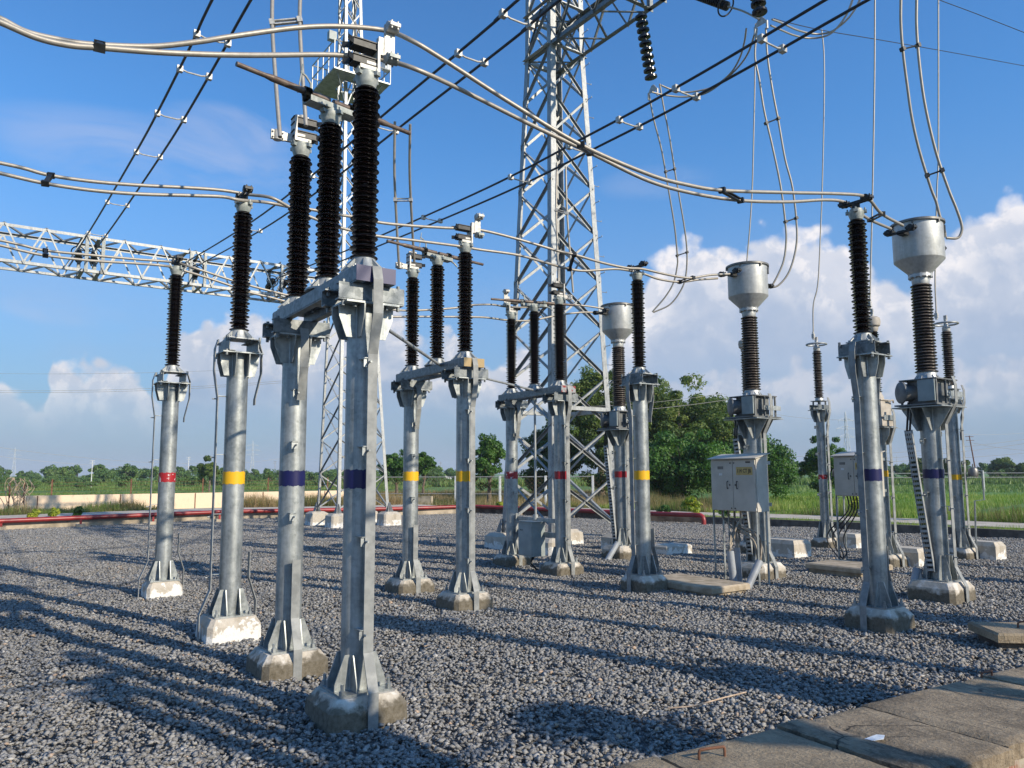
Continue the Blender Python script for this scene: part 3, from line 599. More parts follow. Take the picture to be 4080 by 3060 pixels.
def ct(label, base, band, strap=YM):
    t = thing('current_transformer', label, 'current transformer', (base[0], base[1], 0), RZ, 'current transformers, one per phase')
    column(t, 0, 0, 0.125, 2.44, band, zband=(1.51, 1.63), straps=[(YM, -0.12, 2.84, 0.21, 0.36, 0.33)], fin=(0.14, 0.325, 0.30), brackets=[(XP, (1.0, 1.6, 2.1)), (XM, (1.3, 2.0))], pl=('plinth', 0.62, 0.50), zp=0.19, plate=0.66, bh=0.33, knee=0.05)
    mb = MB().box((0, 0, 2.475), (0.70, 0.56, 0.02)); mb.box((0.02, 0, 2.815), (0.56, 0.50, 0.016)); mb.box((0, 0, 2.65), (0.36, 0.36, 0.31))
    for a in (-0.24, 0.0, 0.27):
        for b in (-0.23, 0.23): mb.box((a, b, 2.646), (0.03, 0.02, 0.32))
    mb.tube([(0.29, -0.1, 2.815), (0.36, -0.1, 2.83), (0.39, -0.1, 2.80), (0.37, -0.1, 2.765)], 0.012, 6)
    bx = mb.build('base_tank', M['ct_box'], t)
    MB().box((-0.275, -0.12, 2.66), (0.02, 0.22, 0.28)).build('access_cover', M['mech'], bx)
    q = Vector((-0.8, 0.55, 0)).normalized().to_track_quat('Z', 'Y').to_matrix()
    MB().lathe([(0.115, 0.0), (0.120, 0.15), (0.148, 0.152), (0.148, 0.174), (0.12, 0.19), (0.05, 0.197)], 24, c=(-0.13, 0.13, 2.655), m=q).build('terminal_drum', M['ct_box'], bx)
    MB().box((0.12, -0.285, 2.62), (0.42, 0.012, 0.07)).cyl((-0.06, -0.285, 2.62), (-0.06, -0.31, 2.62), 0.012, 8).build('earth_bar', M['galv'], bx)
    ins = place('insulator', shed_mesh(0.145, 0.137, 0.108, 1.22, 29, 'porcelain_dusty', taper=0.93, lip=0.004), t, (0, 0, 2.92))
    mb = MB().lathe([(0.155, -0.095), (0.125, -0.05), (0.12, 0.01)], 24)
    for k in range(12): a = k * math.pi / 6; mb.prism([(0.11, -0.09), (0.165, -0.09), (0.125, -0.03), (0.11, -0.03)], (0, 0, 0), (math.cos(a), math.sin(a), 0), (0, 0, 1), 0.008)
    mb.build('base_flange', M['tank'], ins)
    mb = MB().lathe([(0.105, 1.215), (0.112, 1.25), (0.112, 1.30), (0.15, 1.31), (0.15, 1.345), (0.13, 1.35)], 28)
    for k in range(12): a = k * math.pi / 6; mb.box((0.135 * math.cos(a), 0.135 * math.sin(a), 1.325), (0.03, 0.022, 0.06), rz=a)
    mb.build('neck_flange', M['tank'], ins)
    hd = MB().lathe([(0.135, 4.26), (0.16, 4.30), (0.315, 4.46), (0.318, 4.47), (0.318, 4.97)], 48).build('head_tank', M['tank'], t)
    MB().lathe([(0.318, 4.955), (0.345, 4.957), (0.345, 4.985), (0.33, 4.992), (0.18, 5.03), (0.02, 5.04)], 48).build('lid', M['rim'], hd)
    MB().box((0.15, -0.288, 4.87), (0.045, 0.03, 0.10), rz=0.48).build('oil_gauge', M['rim'], hd)
    for a in range(6): c = math.cos(a * 1.05 + .3), math.sin(a * 1.05 + .3); MB().box((0.33 * c[0], 0.33 * c[1], 4.94), (0.035, 0.02, 0.04), rz=a * 1.05 + .3).build('lid_lug', M['rim'], hd)
    mb = MB().box((-0.38, 0.0, 4.79), (0.14, 0.09, 0.05)).box((-0.45, 0, 4.79), (0.05, 0.38, 0.022))
    for s_ in (-1, 1): clamp_block(mb, (-0.45, s_ * 0.15, 4.82), XP, 0.03)
    mb.build('line_terminal', M['dark_clamp'], hd)
    mb = MB().box((0.41, 0, 4.70), (0.20, 0.06, 0.04))
    for s_ in (-1, 1): clamp_block(mb, (0.50, s_ * 0.06, 4.71), XP, 0.026)
    mb.build('load_terminal', M['dark_clamp'], hd)
    cable_tray(t, (-0.24, 0.17, 2.15), (-0.17, 0.02, 0.30))
    mb = MB()
    for s_ in (-0.02, 0.02): mb.tube(spline([(-0.25, 0.12 + s_, 2.52), (-0.26, 0.14 + s_, 2.3), (-0.24, 0.17 + s_, 2.14)]), 0.014, 6)
    mb.build('signal_cable', M['black'], t)
    return t
ct('current transformer with yellow band hidden behind the control cabinet, silver head tank in mid-picture', (3.90, 12.57), 'yellow')
ct('current transformer with deep blue band and mossy plinth, nearest and largest silver tank at right', (5.59, 10.40), 'blue')
ct('current transformer with dark red band, farthest silver tank, behind a yellow-banded post', (2.16, 15.60), 'red')

# ------------------------------------------------------------------ surge arresters
def arrester(label, base, band):
    t = thing('surge_arrester', label, 'surge arrester', (base[0], base[1], 0), RZ, 'surge arresters with grading rings')
    column(t, 0, 0, 0.095, 2.98, band, zband=(1.44, 1.54), straps=[(YM, -0.10, 3.26, 0.17, 0.25, 0.28), (YM, 2.2, 2.98, 0.14, 0.2, 0)], fin=(0.115, 0.19, 0.26), pl=('plinth', 0.50, 0.38), plate=0.36, bh=0.36, brackets=[(XM, (1.1, 2.0, 2.6))])
    mb = MB()
    for s_ in (-1, 1): mb.ibeam((0, s_ * 0.11, 3.05), 0.42, 0.11, 0.05, 'x', chan=-s_)
    for a in range(4): c = a * math.pi / 2 + .7; mb.cyl((.13 * math.cos(c), .13 * math.sin(c), 3.10), (.13 * math.cos(c), .13 * math.sin(c), 3.19), 0.02, 10)
    mb.box((0, 0, 3.195), (0.27, 0.27, 0.014)); mb.build('head_frame', M['galv_dark'], t)
    ins = place('insulator', shed_mesh(0.105, 0.092, 0.066, 1.08, 28, 'porcelain_dusty', lip=0.004), t, (0, 0, 3.27))
    MB().lathe([(0.09, -0.07), (0.085, -0.02), (0.075, 0.01)], 20).build('base_flange', M['tank'], ins)
    mb = MB(); n = 36; ring = [(0.215 * math.cos(2 * math.pi * k / n), 0.215 * math.sin(2 * math.pi * k / n), 4.50) for k in range(n + 1)]
    mb.tube(ring, 0.020, 10)
    for k in range(3): a = k * 2.094 + .4; mb.box((0.13 * math.cos(a), 0.13 * math.sin(a), 4.50), (0.16, 0.02, 0.012), rz=a)
    mb.build('grading_ring', M['galv_light'], t)
    MB().lathe([(0.06, 4.33), (0.075, 4.37), (0.075, 4.43), (0.04, 4.46), (0.03, 4.60)], 16).box((0, 0, 4.62), (0.035, 0.06, 0.10)).build('line_terminal', M['clamp'], t)
    q = Vector((0.3, -1, 0)).normalized()
    mb = MB().lathe([(0.085, 1.50), (0.09, 1.53), (0.09, 1.62), (0.07, 1.66), (0.015, 1.68), (0.01, 1.74)], 20, c=(0.12, -0.26, 0)); mb.box((0.06, -0.18, 1.51), (0.05, 0.22, 0.014)); mb.build('surge_counter', M['rim'], t)
    MB().tube([(0.14, -0.32, 1.62), (0.17, -0.40, 1.60), (0.17, -0.40, 1.06), (0.10, -0.26, 1.04), (0.08, -0.24, 0.2)], 0.016, 6).build('earth_lead', M['galv'], t)
    return t
arrester('surge arrester with flaking red band and grading ring, right of the control cabinet', (6.97, 17.58), 'red_chip')
arrester('surge arrester with yellow band and grading ring, partly behind the big blue-banded tank column', (8.59, 15.16), 'yellow')

# ------------------------------------------------------------------ capacitive voltage transformers
def cvt(label, base, band):
    t = thing('voltage_transformer', label, 'voltage transformer', (base[0], base[1], 0), RZ, 'voltage transformers with beige tanks')
    column(t, 0, 0, 0.11, 2.38, band, zband=(1.51, 1.62), straps=[(YM, -0.10, 2.72, 0.20, 0.30, 0.31)], fin=(0.13, 0.24, 0.30), pl=('plinth', 0.54, 0.42), plate=0.46, bh=0.33)
    tk = MB().box((0, 0, 2.47), (0.44, 0.40, 0.12)).box((0, 0, 2.70), (0.34, 0.32, 0.34)).box((0, 0, 2.88), (0.38, 0.36, 0.02)).build('base_tank', M['cvt'], t)
    mb = MB().box((-0.18, 0.05, 2.72), (0.05, 0.16, 0.2)).tube([(0.0, -0.2, 2.86), (0.1, -0.24, 2.88), (0.18, -0.2, 2.84)], 0.015, 6); mb.build('secondary_box', M['cvt'], tk)
    MB().box((0, -0.215, 2.56), (0.36, 0.012, 0.09)).build('earth_bar', M['galv'], tk)
    ins = place('insulator', shed_mesh(0.098, 0.086, 0.062, 1.12, 30, 'porcelain', lip=0.004), t, (0, 0, 3.03))
    MB().lathe([(0.12, -0.14), (0.11, -0.08), (0.075, 0.01)], 20).build('base_flange', M['cvt'], ins)
    MB().lathe([(0.07, 4.15), (0.09, 4.19), (0.09, 4.23), (0.125, 4.26), (0.135, 4.33), (0.125, 4.40), (0.08, 4.43), (0.02, 4.435)], 24).build('head_cap', M['cvt'], t)
    MB().cyl((0, 0, 4.43), (0, 0, 4.47), 0.03, 10).box((0, 0, 4.52), (0.03, 0.05, 0.12)).build('line_terminal', M['clamp'], t)
    return t
cvt('voltage transformer with beige head cap and tank, half hidden behind the blue-banded post', (6.63, 14.07), 'yellow')
cvt('voltage transformer hidden directly behind the yellow-banded silver tank', (5.00, 16.50), 'red')
cvt('voltage transformer whose base tank just enters the picture at the right edge', (8.16, 11.72), 'blue')

# ------------------------------------------------------------------ lattice structures
def tower(label, base, s0, top, leg_w, br_w, z0, zs, lean=(0, 0), rz=RZ, cat='lattice tower', name='lattice_tower', mat='lattice', plinths=True, group=None, pegs=True, brt=0.006):
    # top: list of (z, size) giving the width over height
    t = thing(name, label, cat, (base[0], base[1], 0), rz, group)
    prof = [(z0, s0)] + top; ztot = top[-1][0]
    def corner(i, z):
        for (za, sa), (zb, sb) in zip(prof[:-1], prof[1:]):
            if z <= zb + 1e-6: s_ = sa + (sb - sa) * (z - za) / (zb - za); break
        else: s_ = prof[-1][1]
        k = z / ztot; sx, sy = ((-1, -1), (1, -1), (1, 1), (-1, 1))[i]
        return Vector((sx * s_ / 2 + lean[0] * k, sy * s_ / 2 + lean[1] * k, z))
    lev = zs
    for i in range(4):
        mb = MB(); cx_ = Vector((-((-1, 1, 1, -1)[i]), 0, 0))
        for (za, _), (zb, _) in zip(prof[:-1], prof[1:]): mb.angle(corner(i, za), corner(i, zb), leg_w, 0.012, side=cx_, flip=1 if i in (0, 2) else -1)
        mb.build('leg', M[mat], t, smooth=0)
        if plinths:
            c = corner(i, z0); o = place('plinth', plinth_mesh(0.62, 0.40, -0.25, z0 - 0.02, 'plinth_white'), t, (c.x, c.y, 0))
            mb = MB()
            for k in range(4): a = k * math.pi / 2 + .785; mb.prism([(0.02, -0.02), (0.14, -0.02), (0.03, 0.28), (0.02, 0.28)], (c.x, c.y, z0), (math.cos(a), math.sin(a), 0), (0, 0, 1), 0.012)
            mb.build('foot_gusset', M[mat], t)
    gp = MB()
    for k in range(len(lev) - 1):
        for i in range(4):
            j = (i + 1) % 4; n_ = (corner(j, lev[k]) - corner(i, lev[k])).normalized().cross(Vector((0, 0, 1)))
            in1 = -n_ * leg_w * 0.25
            a, b, c, d = corner(i, lev[k]), corner(j, lev[k + 1]), corner(j, lev[k]), corner(i, lev[k + 1])
            MB().angle(a + in1, b + in1, br_w, brt, side=n_).build('brace', M[mat], t, smooth=0)
            MB().angle(c + in1 * 1.6, d + in1 * 1.6, br_w, brt, side=n_, flip=-1).build('brace', M[mat], t, smooth=0)
            e = (corner(j, lev[k]) - corner(i, lev[k])).normalized()
            if leg_w > 0.1:
                for c_, sg in ((corner(i, lev[k]), 1), (corner(j, lev[k]), -1)):
                    MB().prism([(-0.01, -0.09), (0.11, -0.05), (0.11, 0.05), (-0.01, 0.09)], c_ + n_ * 0.004, e * sg, (0, 0, 1), 0.008).build('gusset_plate', M[mat], t, smooth=0)
    if pegs:
        mb = MB(); z = 1.5; s_ = 1
        while z < min(ztot, 14) - 0.2:
            p = corner(1, z); d = Vector((1, 0, 0)) if s_ > 0 else Vector((0, -1, 0)); mb.cyl(p, p + d * 0.16, 0.008, 6); mb.cyl(p + d * .15, p + d * .15 + Vector((0, 0, .03)), 0.008, 6); z += 0.42; s_ = -s_
        mb.build('step_pegs', M[mat], t)
    return t, corner
t2, c2 = tower('big lattice steel tower rising out of the top of the picture behind the red-banded isolator', (1.05, 17.55), 1.85, [(11.4, 1.0), (12.6, 0.98), (17.0, 0.9)], 0.135, 0.056, 0.30, [0.45 + 1.1 * k for k in range(11)] + [12.5, 13.7, 14.9, 16.1])
for z in (11.4, 12.5):
    for i in range(4): MB().angle(c2(i, z), c2((i + 1) % 4, z), 0.09, 0.008, side=(0, 0, 1)).build('horizontal_tie', M['galv_light'], t2, smooth=0)
MB().angle(c2(3, 2.95) + Vector((0, 0, 0)), c2(2, 2.95), 0.09, 0.008).angle(c2(1, 2.95), c2(2, 2.95), 0.09, 0.008).angle(c2(0, 2.95), c2(1, 2.95), 0.09, 0.008).build('horizontal_tie', M['galv_light'], t2, smooth=0)
t1, c1_ = tower('slim lattice lightning mast with railed platform, behind the insulators left of centre', (-5.24, 25.86), 1.77, [(8.4, 1.12), (14.6, 0.72), (26.0, 0.40)], 0.095, 0.040, 0.40, [0.5 + 1.12 * k for k in range(13)] + [15.9 + 0.95 * k for k in range(10)], lean=(-0.55, 0.30), pegs=False)
# platform with railing on the mast
pc = Vector((-0.31, 0.17, 15.0)); mb = MB()
hw = 1.02
for (x, y, dx, dy) in ((0, -0.72, 2 * hw, 0.62), (0, 0.72, 2 * hw, 0.62), (-0.72, 0, 0.62, 0.82), (0.72, 0, 0.62, 0.82)): mb.box(pc + Vector((x, y, 0)), (dx, dy, 0.05))
pf = mb.build('platform', M['galv'], t1)
mb = MB()
cs = [(-hw, -hw), (hw, -hw), (hw, hw), (-hw, hw)]
for k in range(4):
    a, b = cs[k], cs[(k + 1) % 4]
    for zz in (0.5, 0.98): mb.cyl(pc + Vector((*a, zz)), pc + Vector((*b, zz)), 0.022, 6)
    for q in range(4): f = q / 4; p = pc + Vector((a[0] + (b[0] - a[0]) * f, a[1] + (b[1] - a[1]) * f, 0)); mb.cyl(p, p + Vector((0, 0, 1.0)), 0.022, 6)
mb.build('railing', M['galv_light'], pf)
mb = MB()
for k in range(4): mb.cyl(pc + Vector((cs[k][0] * .8, cs[k][1] * .8, -.03)), pc + Vector((cs[k][0] * .28, cs[k][1] * .28, -.9)), 0.02, 6)
mb.build('platform_strut', M['galv'], pf)
for k, (x, y) in enumerate(((-hw, -0.9), (hw, -0.75), (hw + 0.0, 0.2))):
    MB().box(pc + Vector((x - .05, y, 1.12 if k == 0 else .75)), (0.26, 0.20, 0.30), rz=0.4 * k).build('floodlight', M['mech'] if k == 0 else M['white'], pf)
MB().box((-0.2, -0.35, 1.62), (0.35, 0.25, 0.45)).build('lighting_box', M['box'], t1)

def beam(label, p0, d, L, wd, hg, pan, name='gantry_beam', mat='lattice', cw=0.075, bw=0.042, tie=()):
    d = Vector(d).normalized(); n_ = Vector((-d.y, d.x, 0)); p0 = Vector(p0); t = thing(name, label, 'gantry beam', p0, 0)
    def P(s_, a, b): return d * s_ + n_ * a * wd / 2 + Vector((0, 0, b * hg))
    for a in (-1, 1):
        for b in (0, 1): MB().angle(P(0, a, b), P(L, a, b), cw, 0.010, side=(0, 0, 1 if b == 0 else -1), flip=a * (1 if b == 0 else -1)).build('chord', M[mat], t, smooth=0)
    k = 0; s_ = 0.0
    while s_ + pan / 2 < L:
        m_ = s_ + pan / 2; e = min(s_ + pan, L)
        for a in (-1, 1):
            MB().angle(P(s_, a, 0), P(m_, a, 1), bw, 0.006, side=n_ * a).build('brace', M[mat], t, smooth=0)
            MB().angle(P(m_, a, 1), P(e, a, 0), bw, 0.006, side=n_ * a).build('brace', M[mat], t, smooth=0)
        for b in (0, 1):
            MB().angle(P(s_, -1, b), P(m_, 1, b), bw, 0.006).build('brace', M[mat], t, smooth=0); MB().angle(P(m_, 1, b), P(e, -1, b), bw, 0.006).build('brace', M[mat], t, smooth=0)
        s_ += pan; k += 1
    for s_ in tie:
        mb = MB()
        for e in (-.2, .2):
            for a in (-1, 1): mb.angle(P(s_ + e, a, 0), P(s_ + e, a, 1), 0.09, .01, side=n_ * a)
            mb.angle(P(s_ + e, -1, 0), P(s_ + e, 1, 0), 0.09, .01); mb.angle(P(s_ + e, -1, 1), P(s_ + e, 1, 1), 0.09, .01)
        mb.build('tie_frame', M['galv_dark'], t, smooth=0)
    return t
c1w = Vector((-5.30, 25.75, 0))
beam('silver lattice gantry beam crossing the left of the picture behind the posts', c1w + Vector((0, 0, 7.12)), -LN, 16.0, 1.0, 1.02, 0.95, tie=(2.5, 5.2, 7.9))
c2w = Vector((1.05, 17.55, 0)) - PH * -0.5
beam('dark lattice gantry beam leaving the big tower towards the upper right', Vector((1.05, 17.55, 11.4)) + PH * 0.5, -PH, 12.6, 0.96, 1.05, 1.25, cw=0.10, mat='galv_dark', tie=(3.4, 6.3, 9.2))

# ------------------------------------------------------------------ disc strings and tension strings
def string(label, a, b, r, n, disc=True, ring=False, group=None, name='insulator_string'):
    a, b = Vector(a), Vector(b); t = thing(name, label, 'insulator string', a, 0, group); v = b - a; q = v.to_track_quat('Z', 'Y').to_matrix(); L = v.length; p = L / n
    if disc:
        for k in range(n):
            z = p * k
            pr = [(0.02, z), (0.045, z + p * .05), (0.045, z + p * .32), (r * .8, z + p * .38), (r, z + p * .50), (r, z + p * .78), (r * .85, z + p * .84), (0.03, z + p * .80), (0.02, z + p)]
            MB().lathe(pr, 20, m=q).build('disc', M['string'], t, smooth=50)
    else:
        pr = [(0.03, 0)]
        for k in range(n): z = p * k; pr += [(r * .6, z + p * .2), (r, z + p * .45), (r, z + p * .6), (r * .6, z + p * .9)]
        pr.append((0.03, L)); MB().lathe(pr, 16, m=q).build('rod_insulator', M['string'], t, smooth=50)
        if ring:
            m2 = MB(); k = 24; m2.tube([q @ Vector((.17 * math.cos(2 * math.pi * i / k), .17 * math.sin(2 * math.pi * i / k), L - .05)) for i in range(k + 1)], 0.014, 8); m2.build('corona_ring', M['dark_clamp'], t)
    return t
SG = 'disc insulator strings hanging from the dark beam'
s1 = string('black string of ten discs hanging from the dark beam beside the tower', (2.578, 14.5, 10.668), (2.783, 14.6, 9.325), 0.125, 10, group=SG)
s2 = string('black disc string whose last discs hang into the top edge of the picture', (4.05, 12.299999999999999, 10.687), (4.17, 12.2, 9.187), 0.125, 10, group=SG)
for nm, st, pA, pB, yk in (('1', s1, (2.807, 14.6, 9.171), (2.749, 14.6, 9.056), 0), ('2', s2, (4.174, 12.2, 9.105), (4.145, 12.2, 8.958), 0)):
    a = Vector(pA); o = Vector(st.location)
    mb = MB().prism([(-.14, -.10), (.14, -.10), (.03, .04), (-.03, .04)], a - o - Vector((0, 0, 0.0)), PH, (0, 0, 1), 0.012)
    for s_ in (-1, 1): mb.cyl(a - o + PH * s_ * .12 - Vector((0, 0, .08)), a - o + PH * s_ * .12 - Vector((0, 0, .22)), 0.02, 8)
    mb.build('yoke', M['clamp'], st)
string('dark ribbed tension insulator cut by the top edge right of the beam', (3.286, 13.0, 10.077), (3.724, 12.5, 9.529), 0.08, 18, disc=False, ring=True)

# ------------------------------------------------------------------ conductors
def cablerun(name, label, cat, runs, r, mat, spacers=(), group=None, sp_mat='dark_clamp', style='bar'):
    o = Vector(runs[0][0]); t = thing(name, label, cat, o, 0, group)
    for pts in runs: MB().tube([p - o for p in spline(pts, 10)], r, 10).build('conductor', M[mat], t, smooth=60)
    for a, b in spacers:
        a, b = Vector(a) - o, Vector(b) - o; d = (b - a); mb = MB(); m = Matrix((d.normalized().cross(Vector((0, 0, 1))).normalized(), d.normalized().cross(d.normalized().cross(Vector((0, 0, 1)))).normalized(), d.normalized())).transposed()
        if style == 'bar':
            for s_ in (-1, 1): mb.box((a + b) / 2 + m @ Vector((0, s_ * r * 0.9, 0)), (0.035, 0.010, d.length + 0.05), m=m)
        else: mb.cyl(a, b, 0.012, 8)
        for p in (a, b): mb.box(p, (0.065, 2.9 * r, 2.6 * r), m=m)
        mb.build('spacer', M[sp_mat], t)
    return t
A0, PB0, CTB0, CTY0, CTR0 = (-1.09, 5.59), (3.97, 8.67), (5.59, 10.40), (3.90, 12.57), (2.16, 15.60)
bu1 = [(-3.228, 4.262, 4.35), (-3.059, 4.38, 4.321), (-2.941, 4.462, 4.282), (-2.759, 4.588, 4.295), (-2.623, 4.683, 4.328), (-2.369, 4.86, 4.419), (-2.121, 4.995, 4.53), (-1.94, 5.096, 4.626), (-1.57, 5.366, 4.852), (-1.278, 5.569, 4.985), (-0.984, 5.773, 5.072)]
bu2 = [(-0.95, 5.57, 4.95), (-0.763, 5.684, 4.933), (-0.523, 5.818, 4.848), (-0.013, 6.129, 4.654), (0.608, 6.471, 4.43), (1.256, 6.866, 4.321), (1.648, 7.105, 4.313), (2.069, 7.361, 4.348), (2.886, 7.858, 4.506), (3.541, 8.257, 4.64), (3.965, 8.515, 4.712)]
bu3 = [(4.176, 8.744, 4.734), (4.44, 9.025, 4.668), (4.928, 9.503, 4.679)]
bl1 = [(-3.07, 4.055, 4.198), (-2.909, 4.167, 4.167), (-2.759, 4.271, 4.133), (-2.624, 4.365, 4.141), (-2.495, 4.455, 4.177), (-2.252, 4.624, 4.245), (-2.038, 4.809, 4.334), (-1.835, 4.999, 4.434), (-1.648, 5.202, 4.548), (-1.385, 5.458, 4.695), (-1.15, 5.658, 4.792), (-0.971, 5.782, 4.826)]
bl2 = [(-0.937, 5.578, 4.712), (-0.732, 5.738, 4.728), (-0.39, 6.039, 4.707), (0.188, 6.485, 4.615), (0.727, 6.848, 4.519), (1.317, 7.208, 4.391), (1.835, 7.523, 4.376), (2.401, 7.867, 4.426), (3.024, 8.246, 4.544), (3.569, 8.578, 4.683), (3.871, 8.762, 4.725)]
bl3 = [(4.109, 8.965, 4.689), (4.475, 9.399, 4.719), (5.008, 9.969, 4.786)]
cablerun('twin_conductor', 'thick twin aluminium cables, the nearest pair, passing over the blue-banded isolator', 'conductor pair', [bu1 + bu2[1:] + bu3, bl1 + bl2[1:] + bl3], 0.0185, 'alu',
         [(bu1[4], bl1[4]), (bu2[4], bl2[4]), (bu2[7], bl2[7]), (bu3[1], bl3[1])])
yu1 = [(-5.064, 7.016, 4.572), (-4.884, 7.141, 4.568), (-4.729, 7.248, 4.56), (-4.537, 7.382, 4.537), (-4.239, 7.589, 4.555), (-3.889, 7.833, 4.607), (-3.516, 8.092, 4.678), (-3.2, 8.311, 4.728), (-2.972, 8.47, 4.738)]
yu2 = [(-2.883, 8.215, 4.644), (-2.682, 8.397, 4.672), (-2.51, 8.545, 4.611), (-2.308, 8.727, 4.552), (-2.039, 8.946, 4.506), (-1.912, 9.049, 4.499), (-1.635, 9.248, 4.491), (-1.198, 9.563, 4.527), (-0.638, 9.965, 4.566), (-0.431, 10.114, 4.571)]
yu3 = [(-0.431, 10.112, 4.571), (0.09, 10.411, 4.577), (0.498, 10.713, 4.548), (0.838, 10.988, 4.533), (1.093, 11.134, 4.543), (1.549, 11.395, 4.639), (1.846, 11.565, 4.647)]
yu4 = [(1.846, 11.565, 4.647), (2.041, 11.674, 4.631), (2.294, 11.816, 4.586), (2.653, 12.018, 4.591), (3.002, 12.214, 4.676), (3.366, 12.431, 4.752)]
yl1 = [(-4.907, 6.808, 4.391), (-4.733, 6.93, 4.382), (-4.435, 7.137, 4.362), (-4.108, 7.364, 4.377), (-3.768, 7.6, 4.425), (-3.408, 7.85, 4.501), (-3.102, 8.063, 4.563), (-2.954, 8.166, 4.563)]
yl2 = [(-3.045, 8.419, 4.655), (-2.796, 8.561, 4.678), (-2.552, 8.688, 4.667), (-2.332, 8.809, 4.675), (-2.049, 8.975, 4.669), (-1.919, 9.069, 4.677), (-1.641, 9.268, 4.673), (-1.31, 9.507, 4.708), (-0.871, 9.823, 4.778), (-0.45, 10.125, 4.848)]
yl3 = [(-0.449, 10.102, 4.841), (0.098, 10.415, 4.801), (0.653, 10.664, 4.707), (0.885, 10.715, 4.668), (1.326, 10.967, 4.614), (1.705, 11.184, 4.596), (1.947, 11.323, 4.618)]
yl4 = [(1.947, 11.323, 4.618), (2.325, 11.536, 4.594), (2.621, 11.702, 4.585), (2.818, 11.813, 4.605), (3.132, 11.989, 4.693), (3.494, 12.181, 4.757)]
cablerun('twin_conductor', 'twin aluminium cables from the left edge over the yellow-banded posts to the middle silver tank', 'conductor pair', [yu1 + yu2[1:] + yu3[1:] + yu4[1:], yl1 + yl2[1:] + yl3[1:] + yl4[1:]], 0.0185, 'alu',
         [(yu1[3], yl1[2]), (yu3[3], yl3[3]), (yu4[3], yl4[3])])
ru1 = [(-6.944, 9.73, 4.683), (-6.697, 9.901, 4.661), (-6.489, 10.046, 4.635), (-6.275, 10.195, 4.608), (-5.831, 10.503, 4.63), (-5.361, 10.83, 4.661), (-4.977, 11.097, 4.692)]
ru2 = [(-4.868, 10.855, 4.625), (-4.629, 11.037, 4.591), (-4.244, 11.336, 4.5), (-3.981, 11.523, 4.446), (-3.698, 11.724, 4.4), (-3.258, 12.061, 4.351), (-2.628, 12.558, 4.345), (-1.946, 13.093, 4.385), (-1.572, 13.359, 4.44), (-1.003, 13.763, 4.566), (-0.714, 13.97, 4.661), (-0.364, 14.218, 4.722)]
ru3 = [(-0.366, 14.285, 4.737), (-0.133, 14.406, 4.727), (0.235, 14.485, 4.724), (0.674, 14.68, 4.81), (1.006, 14.853, 4.865), (1.471, 15.094, 4.878), (1.919, 15.328, 4.861)]
rl1 = [(-6.79, 9.52, 4.545), (-6.548, 9.688, 4.528), (-6.344, 9.83, 4.496), (-6.135, 9.975, 4.475), (-5.701, 10.277, 4.488), (-5.242, 10.596, 4.535), (-4.942, 10.805, 4.557)]
rl2 = [(-5.051, 11.044, 4.623), (-4.907, 11.134, 4.605), (-4.584, 11.339, 4.531), (-4.314, 11.531, 4.464), (-4.046, 11.722, 4.387), (-3.758, 11.926, 4.345), (-3.3, 12.228, 4.268), (-2.644, 12.645, 4.231), (-2.087, 12.993, 4.253), (-1.749, 13.233, 4.3), (-1.383, 13.493, 4.351), (-0.607, 14.046, 4.452), (-0.322, 14.248, 4.465)]
rl3 = [(-0.324, 14.307, 4.477), (-0.134, 14.405, 4.469), (0.129, 14.599, 4.489), (0.454, 14.824, 4.55), (0.91, 15.096, 4.695), (1.381, 15.341, 4.8), (1.796, 15.557, 4.843)]
cablerun('twin_conductor', 'twin aluminium cables, farthest and lowest pair, over the red-banded post to the far silver tank', 'conductor pair', [ru1 + ru2[1:] + ru3[1:], rl1 + rl2[1:] + rl3[1:]], 0.0185, 'alu',
         [(ru1[3], rl1[3]), (ru3[3], rl3[3])])
# overhead buses (strung between gantries, high over the yard)
BG = 'overhead twin bus lines'
def bus(label, pts, sp, extra):
    a = [Vector(p) + LN * 0.2 for p in pts]; b = [Vector(p) - LN * 0.2 for p in pts]
    t = cablerun('bus_line', label, 'overhead bus line', [a, b], 0.0185, 'alu_dark', group=BG)
    o = Vector(a[0]); 
    A, B = spline(a, 10), spline(b, 10)
    for f in sp:
        i = int(f * (len(A) - 1)); p, q = A[i] - o, B[i] - o; mb = MB()
        mb.tube([p, p * .75 + q * .25 - Vector((0, 0, .03)), p * .25 + q * .75 - Vector((0, 0, .03)), q], 0.012, 8)
        for e in (p, q): mb.box(e - Vector((0, 0, 0.012)), (0.08, 0.07, 0.085), rz=RZ)
        mb.build('spacer', M['clamp'], t)
    return t
bus('dark twin bus line at left, rising steeply from the silver beam to the top edge', [(-12.1, 21.5, 7.95), (-11.73, 20.96, 7.86), (-9.57, 17.85, 7.62), (-6.6, 13.58, 7.40), (-5.38, 11.82, 7.36), (-4.13, 10.03, 7.42), (-3.61, 9.28, 7.48), (-1.3, 6.0, 7.6), (3.0, -0.2, 7.95)], (0.03, .10, .20, .295, .385, .49, .58, .66, .8), 0)
bus('dark twin bus line rising behind the brown insulators towards the big tower', [(-9.8, 22.97, 7.86), (-9.48, 22.51, 7.81), (-5.15, 16.29, 7.17), (-1.42, 10.93, 7.04), (-0.04, 8.94, 7.0), (0.2, 8.59, 7.02), (3.0, 4.6, 7.1), (9.0, -4.1, 7.8)], (.08, .17, .265, .345, .41, .50, .70, .85), 0)
